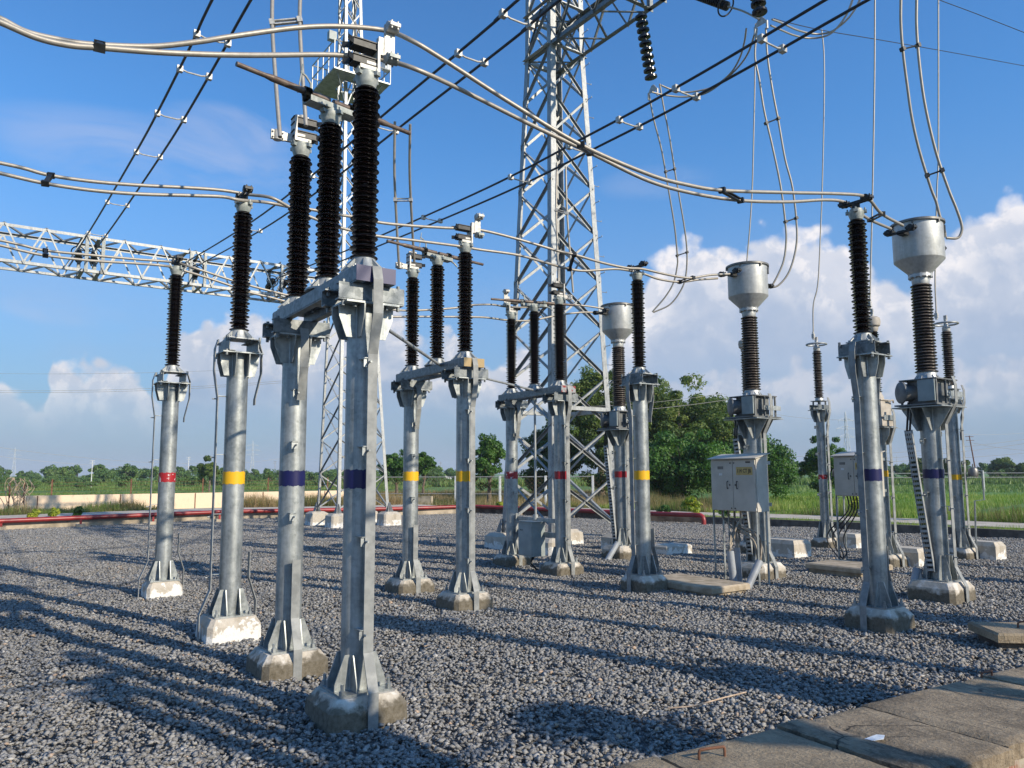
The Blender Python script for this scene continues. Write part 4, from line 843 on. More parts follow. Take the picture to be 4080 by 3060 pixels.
bus('dark twin bus line crossing in front of the big tower up to the top right', [(-7.5, 24.15, 7.65), (-6.85, 23.22, 7.56), (-5.12, 20.71, 7.3), (-3.11, 17.82, 7.05), (-0.25, 13.71, 6.75), (1.33, 11.45, 6.70), (2.26, 10.11, 6.69), (3.48, 8.35, 6.75), (6.0, 4.7, 6.95), (11.5, -3.2, 7.9)], (.10, .21, .30, .395, .47, .535, .60, .68, .76, .9), 0)
TG = 'tension insulators on the silver beam'
for k, (p, lab) in enumerate((((-11.9, 21.2, 7.78), 'pair of black tension insulators on the silver beam at far left'), ((-9.6, 22.7, 7.72), 'pair of black tension insulators on the silver beam behind the leftmost post'), ((-7.3, 23.9, 7.62), 'pair of black tension insulators on the silver beam beside the brown insulators'))):
    p = Vector(p); t = thing('tension_insulator', lab, 'insulator string', p, 0, TG); v = PH * 0.85 + LN * 0.1; q = (v + Vector((0, 0, -.05))).to_track_quat('Z', 'Y').to_matrix()
    for s_ in (-.2, .2):
        pr = [(0.03, 0)]; n = 12
        for i in range(n): z = 0.8 * i / n; pr += [(.05, z + .01), (.095, z + .03), (.095, z + .04), (.05, z + .06)]
        pr.append((.03, .82)); c = LN * s_
        g = MB().lathe(pr, 16, m=q, c=c).build('rod_insulator', M['string'], t, smooth=50)
        m2 = MB(); m2.tube([c + q @ Vector((.17 * math.cos(2 * math.pi * i / 24), .17 * math.sin(2 * math.pi * i / 24), .05)) for i in range(25)], 0.016, 8); m2.build('corona_ring', M['dark_clamp'], g)

# droppers from the overhead buses to the isolators
def drop(label, A, B, zA, zB, off=0.0, sp=(0.5,), r=0.0185, mat='alu', bow=0.03):
    runs = []
    for a, b in (A, B):
        a, b = Vector(a), Vector(b); m1 = a * .66 + b * .34 + LN * -bow; m2 = a * .3 + b * .7 + LN * -bow * .6; runs.append([a, m1, m2, b])
    s_ = [(spline(runs[0], 10)[int(30 * f)], spline(runs[1], 10)[int(30 * f)]) for f in sp]
    return cablerun('dropper', label, 'dropper conductor', runs, r, mat, s_, sp_mat='clamp')
drop('twin vertical droppers at upper left ending on the left end of the blue-banded isolator', ((-2.32, 7.1, 6.481), (-2.007, 6.47, 4.513)), ((-2.044, 7.1, 6.48), (-1.828, 6.63, 4.687)), 0, 0, sp=(0.36,))
drop('twin vertical droppers ending on the left end of the yellow-banded isolator', ((-1.593, 10.2, 6.41), (-1.651, 11.15, 4.608)), ((-1.356, 10.0, 6.276), (-1.449, 11.32, 4.724)), 0, 0, sp=(0.52,))
drop('twin vertical droppers before the big tower, ending on the red-banded isolator', ((0.816, 13.3, 7.083), (0.823, 13.3, 4.762)), ((0.965, 13.2, 6.973), (1.081, 13.4, 4.752)), 0, 0, sp=(0.38,))
# droppers on the load side
cablerun('dropper', 'curved twin droppers from the ten-disc string to the far silver tank', 'dropper conductor',
   [[(2.73, 14.6, 9.027), (2.837, 14.749, 8.58), (3.013, 14.931, 8.025), (3.146, 15.122, 7.435), (3.327, 15.387, 6.596), (3.404, 15.561, 6.036), (3.412, 15.624, 5.829), (3.347, 15.723, 5.504), (3.193, 15.806, 5.231), (2.924, 15.9, 4.92)], [(2.966, 14.7, 9.29), (3.061, 14.827, 8.849), (3.188, 14.976, 8.325), (3.331, 15.178, 7.602), (3.539, 15.449, 6.616), (3.611, 15.585, 6.11), (3.605, 15.7, 5.682), (3.527, 15.778, 5.389), (3.296, 15.861, 5.076), (2.944, 15.905, 4.911)]], 0.0165, 'alu',
   [((3.109, 15.05, 7.61), (3.298, 15.1, 7.688)), ((3.401, 15.55, 6.023), (3.615, 15.6, 6.105))], style='rod')
cablerun('dropper', 'curved twin droppers from the top edge disc string to the middle silver tank', 'dropper conductor',
   [[(4.106, 12.2, 8.95), (4.078, 12.266, 8.489), (4.149, 12.319, 8.118), (4.236, 12.394, 7.595), (4.378, 12.478, 7.002), (4.521, 12.574, 6.33), (4.602, 12.662, 5.703), (4.611, 12.703, 5.42), (4.558, 12.75, 5.083), (4.388, 12.8, 4.731), (4.319, 12.806, 4.685)], [(4.288, 12.3, 9.009), (4.319, 12.36, 8.541), (4.404, 12.432, 7.972), (4.505, 12.499, 7.449), (4.614, 12.576, 6.84), (4.739, 12.638, 6.354), (4.809, 12.719, 5.721), (4.794, 12.767, 5.342), (4.684, 12.815, 4.964), (4.513, 12.843, 4.741), (4.356, 12.85, 4.687)]], 0.0165, 'alu',
   [((4.26, 12.4, 7.387), (4.483, 12.45, 7.491)), ((4.6, 12.65, 5.771), (4.801, 12.7, 5.851))], style='rod')
cablerun('dropper', 'curved twin droppers from the top right to the nearest silver tank', 'dropper conductor',
   [[(5.285, 9.819, 8.311), (5.303, 9.9, 7.962), (5.318, 9.966, 7.675), (5.361, 10.043, 7.338), (5.449, 10.15, 6.861), (5.534, 10.243, 6.445), (5.658, 10.338, 6.019), (5.843, 10.447, 5.521), (5.924, 10.486, 5.341), (5.985, 10.527, 5.148), (6.06, 10.569, 4.955), (6.078, 10.591, 4.855)], [(5.566, 9.942, 8.394), (5.573, 10.0, 8.026), (5.579, 10.057, 7.662), (5.626, 10.133, 7.18), (5.712, 10.218, 6.633), (5.87, 10.316, 6.008), (6.051, 10.394, 5.5), (6.172, 10.438, 5.217), (6.246, 10.47, 5.008), (6.248, 10.486, 4.901), (6.192, 10.499, 4.819), (6.038, 10.499, 4.82)]], 0.0185, 'alu',
   [((5.338, 10.0, 7.314), (5.605, 10.1, 7.424)), ((5.778, 10.4, 5.683), (5.96, 10.35, 5.736))], style='rod')
SW = 'single vertical leads'
for lab, pts, Y0, Y1 in (('single lead dropping behind the middle silver tank', [(1632,66),(1630,208),(1628,294),(1625,406),(1620,488),(1612,585),(1610,660)], 16.2, 16.5),
    ('single lead ending on the red-banded surge arrester', [(1775,64),(1780,122),(1780,233),(1776,406),(1773,488),(1767,610),(1757,660),(1757,728)], 17.3, 17.58),
    ('single lead dropping behind the blue-banded post to the beige-capped transformer', [(1891,-60),(1890,0),(1889,171),(1885,406),(1879,660)], 14.0, 14.07),
    ('single lead dropping behind the nearest silver tank to the yellow-banded arrester', [(2027,-60),(2027,10),(2027,325),(2024,406),(2022,500),(2020,605),(2023,684)], 15.1, 15.16)):
    pass
LEADS = [[(5.42, 16.2, 11.305), (5.362, 16.272, 9.813), (5.319, 16.315, 8.918), (5.26, 16.372, 7.762), (5.19, 16.413, 6.922), (5.085, 16.462, 5.936), (5.048, 16.5, 5.179)], [(7.352, 17.3, 11.98), (7.384, 17.324, 11.323), (7.34, 17.371, 10.076), (7.23, 17.444, 8.158), (7.166, 17.479, 7.261), (7.057, 17.53, 5.937), (6.932, 17.551, 5.4), (6.908, 17.58, 4.672)],
         [(7.04, 13.994, 11.167), (7.002, 14.0, 10.599), (6.91, 14.018, 9.007), (6.764, 14.043, 6.875), (6.597, 14.07, 4.641)], [(8.903, 15.094, 11.913), (8.858, 15.1, 11.198), (8.664, 15.128, 8.065), (8.588, 15.135, 7.28), (8.513, 15.144, 6.379), (8.434, 15.153, 5.386), (8.416, 15.16, 4.647)]]
for lab, pts in zip(('single lead dropping behind the middle silver tank', 'single lead ending on the ring of the red-banded surge arrester', 'single lead dropping behind the blue-banded post to the beige-capped transformer', 'single lead dropping behind the nearest silver tank to the yellow-banded arrester'), LEADS):
    o = Vector(pts[0]); t = thing('lead_wire', lab, 'lead wire', o, 0, SW)
    MB().tube([p - o for p in spline(pts, 8)], 0.015, 8).build('conductor', M['alu'], t, smooth=60)
    e = Vector(pts[-1]) - o; mb = MB().box(e + Vector((0, 0, 0.02)), (0.05, 0.06, 0.10), rz=RZ).cyl(e - Vector((0, 0, .06)), e + Vector((0, 0, .12)), 0.024, 8); mb.build('clamp', M['clamp'], t)
JL = 'jumper loops under the beam'
for lab, r1, r2 in (('slack jumper loop hanging between the two disc strings', [(4.015, 12.467, 9.103), (4.099, 12.858, 9.097), (4.158, 13.345, 9.07), (4.117, 13.805, 9.026), (3.926, 14.182, 8.977), (3.693, 14.321, 8.956), (3.391, 14.377, 8.948), (3.104, 14.293, 8.963), (2.884, 14.168, 8.984)], [(4.137, 12.328, 9.101), (4.218, 12.718, 9.1), (4.264, 13.248, 9.077), (4.189, 13.694, 9.038), (4.004, 14.14, 8.983), (3.764, 14.433, 8.937), (3.421, 14.516, 8.924), (3.05, 14.475, 8.933), (2.743, 14.377, 8.951)]),
    ('slack jumper loop swinging from the second disc string up out of the top edge', [(4.474, 12.578, 9.227), (4.823, 12.993, 9.382), (5.17, 13.371, 9.517), (5.487, 13.598, 9.596), (5.712, 13.56, 9.582), (5.782, 13.22, 9.46), (5.54, 12.2, 9.074), (5.077, 10.878, 8.521), (4.281, 8.989, 7.624)], [(4.327, 12.087, 9.035), (4.605, 12.389, 9.153), (5.041, 12.918, 9.353), (5.406, 13.22, 9.462), (5.63, 13.258, 9.475), (5.726, 12.993, 9.378), (5.547, 12.011, 8.999), (5.106, 10.689, 8.436), (4.395, 8.989, 7.623)])):
    cablerun('jumper_loop', lab, 'jumper loop', [r1, r2], 0.0165, 'alu', group=JL)
cablerun('tension_conductor', 'short bright conductor from the ribbed tension insulator to the second disc string', 'conductor', [[(3.724, 12.5, 9.529), (3.95, 12.4, 9.38), (4.151, 12.2, 9.105)]], 0.016, 'alu')
cablerun('shield_wire', 'thin dark wire running from the second disc string down to the right edge', 'wire', [[(4.567, 12.667, 9.408), (4.99, 13.2, 9.665), (6.164, 14.4, 10.221), (7.916, 15.733, 10.802), (10.609, 17.6, 11.557), (13.568, 19.467, 12.242), (15.153, 20.333, 12.536)]], 0.008, 'alu_dark')
cablerun('shield_wire', 'thin dark wire slanting across the top right corner', 'wire', [[(8.359, 14.65, 11.152), (8.835, 15.0, 11.236), (10.053, 15.75, 11.395), (11.738, 16.75, 11.561), (13.096, 17.5, 11.652)]], 0.008, 'alu_dark')
# ------------------------------------------------------------------ ground, kerbs, path
KL = [(-27.0, 15.4), (-15.693, 24.152), (-10.604, 29.717), (-5.0, 31.3), (-1.6, 33.4)]
KR = [(-1.6, 33.4), (4.694, 26.931), (6.442, 26.014), (9.828, 22.865), (12.61, 19.486), (22.5, 10.2), (26.0, 5.0)]
def offset(pl, d):
    P = [Vector((*p, 0)) for p in pl]; out = []
    for i, p in enumerate(P):
        a = (P[min(i + 1, len(P) - 1)] - P[max(i - 1, 0)]).normalized(); out.append(p + Vector((-a.y, a.x, 0)) * d)
    return out
def ribbon(mb, pl, d0, d1, z0, z1):
    a, b = offset(pl, d0), offset(pl, d1)
    for i in range(len(pl) - 1):
        lo = [(a[i].x, a[i].y, z0), (a[i + 1].x, a[i + 1].y, z0), (b[i + 1].x, b[i + 1].y, z0), (b[i].x, b[i].y, z0)]
        hi = [(x, y, z1) for x, y, _ in lo]
        mb.add(lo + hi, [(3, 2, 1, 0), (4, 5, 6, 7), (0, 1, 5, 4), (2, 3, 7, 6)] + ([(3, 0, 4, 7)] if i == 0 else []) + ([(1, 2, 6, 5)] if i == len(pl) - 2 else []))
    return mb
def field_f(t):
    n = t.noise(t.pos, 0.05, 8, 0.6); n2 = t.noise(t.pos, 0.7, 7, 0.7); n3 = t.noise(t.vscale(t.pos, (0.004, 0.03, 1)), 1.0, 5)
    c = t.mix(t.ss(n, .38, .62), (0.06, 0.14, 0.02), (0.13, 0.24, 0.03)); c = t.mix(t.math('MULTIPLY', t.ss(n2, .45, .7), .45), c, (0.17, 0.20, 0.05)); c = t.mix(t.math('MULTIPLY', t.ss(n3, .4, .6), .5), c, (0.08, 0.23, 0.03))
    t.link(c, t.b.inputs['Base Color']); bump(t, n2, .5, .3)
M['field'] = pmat('green_field', field_f, rough=0.95)
mb = MB(); gx = [-1800, -600, -200, -80, -30, 0, 30, 80, 200, 600, 1800]; gy = [-300, -60, 0, 20, 40, 70, 120, 220, 500, 1100, 2600]
vs = [(x, y, -0.115) for y in gy for x in gx]; n_ = len(gx); mb.add(vs, [(j * n_ + i, j * n_ + i + 1, (j + 1) * n_ + i + 1, (j + 1) * n_ + i) for j in range(len(gy) - 1) for i in range(n_ - 1)])
struct('ground', mb, M['field'])
def gbase(t):
    v = t.new('ShaderNodeTexVoronoi'); t.put(v.inputs['Vector'], t.pos); v.inputs['Scale'].default_value = 26
    sp = t.new('ShaderNodeSeparateColor'); t.link(v.outputs['Color'], sp.inputs[0])
    t.link(t.mix(sp.outputs[0], (0.06, 0.062, 0.066), (0.24, 0.235, 0.225)), t.b.inputs['Base Color']); bump(t, v.outputs['Distance'], 1.0, 0.03)
M['gravel_base'] = pmat('fine_gravel', gbase, rough=0.9)
YARD = [Vector((*p, 0)) for p in KL] + [Vector((*p, 0)) for p in KR[1:]]
mb = MB(); poly = [(p.x, p.y, -0.11) for p in YARD] + [(26, -22, -0.11), (-27, -22, -0.11)]
mb.add(poly, [tuple(reversed(range(len(poly))))]); struct('gravel_bed', mb, M['gravel_base'])
struct('kerb_wall', ribbon(MB(), KL, 0.0, 0.22, -0.2, 0.20), M['kerb'])
M['kerb_dark'] = pmat('dark_kerb_concrete', two((0.07, 0.055, 0.045), (0.17, 0.14, 0.11), 3, 8, 0.3), rough=0.9)
struct('kerb', ribbon(MB(), KR, 0.0, 0.16, -0.2, 0.14), M['kerb_dark'])
struct('path', ribbon(ribbon(MB(), KL, 0.225, 5.8, -0.1, 0.13), KR, 2.1, 4.4, -0.1, 0.07), M['path'])
M['soil'] = pmat('grassy_soil', two((0.12, 0.19, 0.03), (0.30, 0.25, 0.10), 1.3, 8, 0.6, 0.05, .4, .62), rough=0.95)
struct('verge', ribbon(ribbon(MB(), KR, 0.165, 2.095, -0.1, 0.02), KL, 5.805, 12, -0.1, 0.02), M['soil'])

# ------------------------------------------------------------------ gravel: piled angular stones
def stone_tile(seed, size=1.6, n=3300):
    r = np.random.default_rng(seed); V_, F_, C_ = [], [], []
    base = np.array([(0, 0, 1), (0, 0, -1), (1, 0, 0), (-1, 0, 0), (0, 1, 0), (0, -1, 0), (.7, .7, .3), (-.7, .7, -.3), (.7, -.7, -.3), (-.7, -.7, .3)], float)
    fc = [(0, 2, 6), (0, 6, 4), (0, 4, 3), (0, 3, 9), (0, 9, 5), (0, 5, 2), (6, 2, 4), (1, 4, 2), (1, 7, 4), (7, 3, 4), (1, 3, 7), (1, 5, 3), (9, 3, 5), (1, 8, 5), (8, 2, 5), (1, 2, 8)]
    P = r.uniform(-size / 2, size / 2, (n, 2)); o = 0
    for i in range(n):
        s_ = r.uniform(0.008, 0.025) * (1.35 if r.random() < .07 else 1); sc = np.array([r.uniform(.85, 1.45), r.uniform(.7, 1.1), r.uniform(.42, .8)]) * s_
        v = base * r.uniform(.66, 1.25, (10, 1)) * sc; q = Matrix.Rotation(r.uniform(0, 6.28), 3, 'Z') @ Matrix.Rotation(r.uniform(-.7, .7), 3, 'X') @ Matrix.Rotation(r.uniform(-.5, .5), 3, 'Y')
        v = v @ np.array(q).T + np.array([P[i, 0], P[i, 1], r.uniform(-0.03, 0.012)]); V_.append(v); F_.append(np.array(fc) + o); o += 10
        c = np.clip(r.normal(.52, .2), 0, 1); c = 0.93 + .07 * r.random() if r.random() < .018 else c * .88; C_ += [c] * len(fc)
    V_ = np.concatenate(V_); F_ = np.concatenate(F_); me = bpy.data.meshes.new('gravel_patch')
    me.vertices.add(len(V_)); me.vertices.foreach_set('co', V_.ravel()); me.loops.add(F_.size); me.loops.foreach_set('vertex_index', F_.ravel().astype(np.int32))
    me.polygons.add(len(F_)); me.polygons.foreach_set('loop_start', np.arange(0, F_.size, 3, dtype=np.int32)); me.update(calc_edges=True)
    a = me.attributes.new('stonevar', 'FLOAT', 'FACE'); a.data.foreach_set('value', np.array(C_, np.float32)); me.materials.append(M['stone']); return me
def stone_f(t):
    at = t.new('ShaderNodeAttribute', attribute_name='stonevar')
    c = t.ramp(at.outputs['Fac'], [(0.0, (0.045, 0.047, 0.050)), (0.25, (0.105, 0.104, 0.102)), (0.5, (0.20, 0.196, 0.187)), (0.80, (0.35, 0.34, 0.315)), (0.90, (0.50, 0.475, 0.43)), (0.94, (0.40, 0.26, 0.16)), (1.0, (0.50, 0.34, 0.20))])
    n = t.noise(t.pos, 130, 5, .75); c = t.mix(t.math('MULTIPLY', t.ss(n, .45, .62), .55), c, (0.50, 0.495, 0.475)); c = t.mix(t.math('MULTIPLY', t.ss(n, .47, .33), .5), c, (0.06, 0.06, 0.065))
    b = t.noise(t.pos, 0.6, 4, .6); c = t.mix(t.math('MULTIPLY', t.ss(b, .45, .7), .25), c, (0.33, 0.29, 0.23)); t.link(c, t.b.inputs['Base Color']); bump(t, n, .6, .004)
M['stone'] = pmat('crushed_stone', stone_f, rough=0.8)
stones = bpy.data.collections.new('gravel_patches')
for k in range(5):
    o = bpy.data.objects.new('gravel_patch', stone_tile(100 + k)); o['kind'] = 'stuff'; stones.objects.link(o)
def inside(x, y, poly, mg=0.0):
    c = False; j = len(poly) - 1
    for i in range(len(poly)):
        if (poly[i][1] > y) != (poly[j][1] > y) and x < (poly[j][0] - poly[i][0]) * (y - poly[i][1]) / (poly[j][1] - poly[i][1]) + poly[i][0]: c = not c
        j = i
    return c
yard2 = [(p[0], p[1]) for p in poly]
pts = []; st_ = 1.36
for i in range(-22, 22):
    for j in range(-3, 27):
        x, y = i * st_ + random.uniform(-.06, .06), j * st_ + random.uniform(-.06, .06)
        if y < 1.0 or abs(x) > 2.5 + y * 0.82: continue
        if not inside(x, y, yard2): continue
        pts.append((x, y, -0.062 + 0.014 * math.sin(x * .9 + 1) * math.cos(y * .8) + random.uniform(-.004, .004)))
pm = bpy.data.meshes.new('gravel'); pm.from_pydata(pts, [], [])
gv = place('gravel', pm); tag(gv, 'blue grey crushed stone covering the whole switchyard', 'gravel', kind='stuff')
ng = bpy.data.node_groups.new('scatter_gravel', 'GeometryNodeTree'); ng.interface.new_socket('Geometry', in_out='INPUT', socket_type='NodeSocketGeometry'); ng.interface.new_socket('Geometry', in_out='OUTPUT', socket_type='NodeSocketGeometry')
gn = ng.nodes; gi, go = gn.new('NodeGroupInput'), gn.new('NodeGroupOutput'); iop = gn.new('GeometryNodeInstanceOnPoints'); ci = gn.new('GeometryNodeCollectionInfo')
ci.inputs['Collection'].default_value = stones; ci.inputs['Separate Children'].default_value = True; ci.inputs['Reset Children'].default_value = True
iop.inputs['Pick Instance'].default_value = True
rv = gn.new('FunctionNodeRandomValue'); rv.data_type = 'INT'; rv.inputs['Min'].default_value = 0; rv.inputs['Max'].default_value = 4
rr = gn.new('FunctionNodeRandomValue'); rr.data_type = 'INT'; rr.inputs['Min'].default_value = 0; rr.inputs['Max'].default_value = 3; rr.inputs['Seed'].default_value = 5
mm = gn.new('ShaderNodeMath'); mm.operation = 'MULTIPLY'; mm.inputs[1].default_value = math.pi / 2; cx = gn.new('ShaderNodeCombineXYZ'); L_ = ng.links.new
iout = [o for o in rv.outputs if o.type == 'INT'][0]; rout = [o for o in rr.outputs if o.type == 'INT'][0]
L_(gi.outputs[0], iop.inputs['Points']); L_(ci.outputs[0], iop.inputs['Instance']); L_(iout, iop.inputs['Instance Index']); L_(rout, mm.inputs[0]); L_(mm.outputs[0], cx.inputs[2]); L_(cx.outputs[0], iop.inputs['Rotation']); L_(iop.outputs[0], go.inputs[0])
md = gv.modifiers.new('scatter', 'NODES'); md.node_group = ng

# ------------------------------------------------------------------ cable trench with cover slabs
E0 = Vector((0.422, 4.122, 0.12)); E1 = Vector((3.938, 6.205, 0.12)); ed = (E1 - E0); ed.z = 0; ed.normalize(); en = Vector((ed.y, -ed.x, 0))
cuts = [-2.6, -2.0, -1.5, -0.95, -0.45, 0.09848842862902205]
for xy in [(0.744, 4.355, 0.12), (1.52, 4.844, 0.12), (1.758, 4.965, 0.12), (2.219, 5.24, 0.12), (3.149, 5.822, 0.12), (3.401, 5.949, 0.12)]: cuts.append((Vector(xy) - E0).dot(ed))
cuts += [cuts[-1] + 0.42, cuts[-1] + 0.95, cuts[-1] + 1.5, cuts[-1] + 2.1, cuts[-1] + 2.7, cuts[-1] + 3.4]
SLAB = ['far left end slab outside the picture corner', 'slab beyond the bottom edge', 'slab beyond the bottom edge', 'slab beyond the bottom edge', 'slab cut off by the bottom edge', 'narrow slab just left of the handled one, cut by the bottom edge', 'dark wide slab carrying the rusty lifting handle', 'narrow slab right of the handled one', 'slab with a white scrap lying near its seam', 'broad pale slab in the middle of the row', 'narrow tan slab with a small rusty handle', 'last slab at the right edge of the picture']
slabs = []
for k in range(len(cuts) - 1):
    a, b = cuts[k] + .012, cuts[k + 1] - .016; z = random.uniform(-.009, .009); c = E0 + ed * ((a + b) / 2) + en * (0.45 + random.uniform(-.02, .02)); ang = math.atan2(ed.y, ed.x) + random.uniform(-.006, .006)
    nx = max(3, int((b - a) / .045)); ny = 24; mb = MB(); hw, hd = (b - a) / 2, 0.45; vs = []
    for j in range(ny + 1):
        for i in range(nx + 1):
            u = -hw + 2 * hw * i / nx; v = -hd + 2 * hd * j / ny; e = min(hw - abs(u), hd - abs(v)); dz = -0.018 * max(0, 1 - e / random.uniform(.025, .05)) ** 2
            jt = 0.006 if e < 1e-6 else 0.0
            vs.append((u + random.uniform(-jt, jt), v + random.uniform(-jt, jt), dz + random.uniform(-.0012, .0012)))
    fs = [(j * (nx + 1) + i, j * (nx + 1) + i + 1, (j + 1) * (nx + 1) + i + 1, (j + 1) * (nx + 1) + i) for j in range(ny) for i in range(nx)]
    rim = [i for i in range(nx + 1)] + [j * (nx + 1) + nx for j in range(1, ny + 1)] + [ny * (nx + 1) + i for i in range(nx - 1, -1, -1)] + [j * (nx + 1) for j in range(ny - 1, 0, -1)]
    o_ = len(vs); vs += [(vs[i][0], vs[i][1], -0.10) for i in rim]; m_ = len(rim)
    fs += [(rim[i], o_ + i, o_ + (i + 1) % m_, rim[(i + 1) % m_]) for i in range(m_)]
    mb.add(vs, fs); o = mb.build('trench_slab', M['slab'], smooth=40); o.location = (c.x, c.y, 0.125 + z); o.rotation_euler.z = ang
    slabs.append(o); nm = SLAB[k] if k < len(SLAB) else 'slab continuing the row beyond the right edge'
    tag(o, ('weathered concrete ' + nm)[:200], 'concrete slab', 'concrete slabs covering the cable trench')
def ubar(px, py, dr, mat='rust', w_=0.15, h=0.055, parent=None):
    a = Vector(px); d = Vector(dr).normalized() * w_
    mb = MB().tube(spline([a - Vector((0, 0, .03)), a + Vector((0, 0, h * .8)), a + d * .15 + Vector((0, 0, h)), a + d * .85 + Vector((0, 0, h)), a + d + Vector((0, 0, h * .8)), a + d - Vector((0, 0, .03))], 5), 0.0075, 8)
    return mb.build('lifting_handle', M[mat], parent)
def as_child(o, p):
    bpy.context.view_layer.update(); o.parent = p; o.matrix_parent_inverse = p.matrix_world.inverted(); return o
h1 = Vector((0.962, 4.223, 0.125)); h1b = Vector((1.106, 4.274, 0.125))
as_child(ubar(h1, None, h1b - h1, w_=(h1b - h1).length, h=.045), slabs[6])
h2 = Vector((3.377, 5.811, 0.125)); as_child(ubar(h2, None, ed, w_=.13, h=.03), slabs[10])
sc = MB().prism([(-.07, -.02), (.05, -.03), (.08, .0), (.02, .035), (-.06, .02)], (0, 0, 0), ed, en, 0.003).build('paper_scrap', M['white_scrap'], loc=Vector((2.01, 4.513, 0.13)) + Vector((0, 0, .003))); tag(sc, 'small white scrap lying on the trench slabs near the bottom right', 'scrap')
tw = MB()
for p_ in ((en * 0.82, .10), (en * 0.08, .10)): c = E0 + ed * 2.0 + p_[0]; tw.box((c.x, c.y, -0.14), (10.5, p_[1], 0.32), rz=math.atan2(ed.y, ed.x))
struct('trench_wall', tw, M['brick'])
tg = MB(); pp = [Vector(p) for p in [(1.034, 5.43, 0.03), (1.22, 5.455, 0.04), (1.443, 5.589, 0.05), (1.642, 5.698, 0.06)]]; tg.tube(spline(pp, 5), 0.005, 6)
tg = tg.build('twig', M['stick']); tag(tg, 'dry bare twig lying on the gravel above the trench slabs', 'twig')

# ------------------------------------------------------------------ pit covers and concrete blocks
def cover(label, c0, lx, ly, z, base_h, mat='slab_tan', name='pit_cover', loops=False, rzx=RZ, over=0.04):
    t = thing(name, label, 'pit cover', (c0[0], c0[1], 0), rzx)
    mb = MB(); o = .018; P_ = []
    for zz, e in ((z - .085, 0), (z - .02, 0), (z, .02)): P_ += [(e, e, zz), (lx - e, e, zz), (lx - e, ly - e, zz), (e, ly - e, zz)]
    fs = [(3, 2, 1, 0), (8, 9, 10, 11)] + [(j * 4 + k, j * 4 + (k + 1) % 4, (j + 1) * 4 + (k + 1) % 4, (j + 1) * 4 + k) for j in range(2) for k in range(4)]
    mb.add(P_, fs).build('cover_slab', M[mat], t, smooth=0)
    MB().box((lx / 2, ly / 2, (z - .095 - .2) / 2), (lx - 2 * over if over > 0 else lx - 2 * over, ly - 2 * over, z - .095 + .2)).build('pit_wall', M['slab_tan'] if base_h else M['kerb_dark'], t, smooth=0)
    if loops:
        for k in (.3, .7): MB().tube(spline([(lx * k - .06, ly / 2, z - .02), (lx * k - .05, ly / 2, z + .05), (lx * k + .05, ly / 2, z + .05), (lx * k + .06, ly / 2, z - .02)]), 0.009, 6).build('lifting_handle', M['rust'], t)
    return t
cover('tan concrete pit cover on a low wall between the yellow-banded post and the conduits', (2.666, 10.684, 0.06), 0.80, 1.35, 0.06, 1)
cover('brown pit cover lying below the second control cabinet', (5.444, 12.395, 0.1), 0.9, 1.0, 0.10, 1)
cover('low dark pit cover with a lifting handle at the right edge of the gravel', (4.538, 7.503, 0.05), 1.3, 0.62, 0.09, 0, mat='slab', loops=True, over=0.06, rzx=-.12)
def block(label, c0, lx, ly, h, rzx=RZ):
    mb = MB(); P_ = []
    for zz, e in ((-.18, 0), (h * .72, .0), (h, .05)): P_ += [(e, e, zz), (lx - e, e, zz), (lx - e, ly - e, zz), (e, ly - e, zz)]
    o = mb.add(P_, [(8, 9, 10, 11)] + [(j * 4 + k, j * 4 + (k + 1) % 4, (j + 1) * 4 + (k + 1) % 4, (j + 1) * 4 + k) for j in range(2) for k in range(4)]).build('concrete_block', M['plinth_white'], smooth=0)
    o.location = (c0[0], c0[1], 0); o.rotation_euler.z = rzx; tag(o, label, 'concrete block', 'low whitewashed equipment blocks')
block('whitewashed block just left of the red-banded arrester plinth', (5.466, 15.376, 0.0), 0.55, 0.80, 0.27)
block('whitewashed block at far right beyond the yellow-banded arrester', (9.035, 14.813, 0.0), 0.42, 1.35, 0.27)
block('low pale block lying flat behind the yellow-banded post', (3.13, 16.105, 0.0), 0.75, 0.50, 0.12)
block('stained block behind the foot of the nearest cable tray', (7.085, 13.84, 0.0), 0.45, 0.85, 0.25)
block('small stained block behind the second control cabinet', (7.434, 17.116, 0.0), 0.45, 0.80, 0.25)

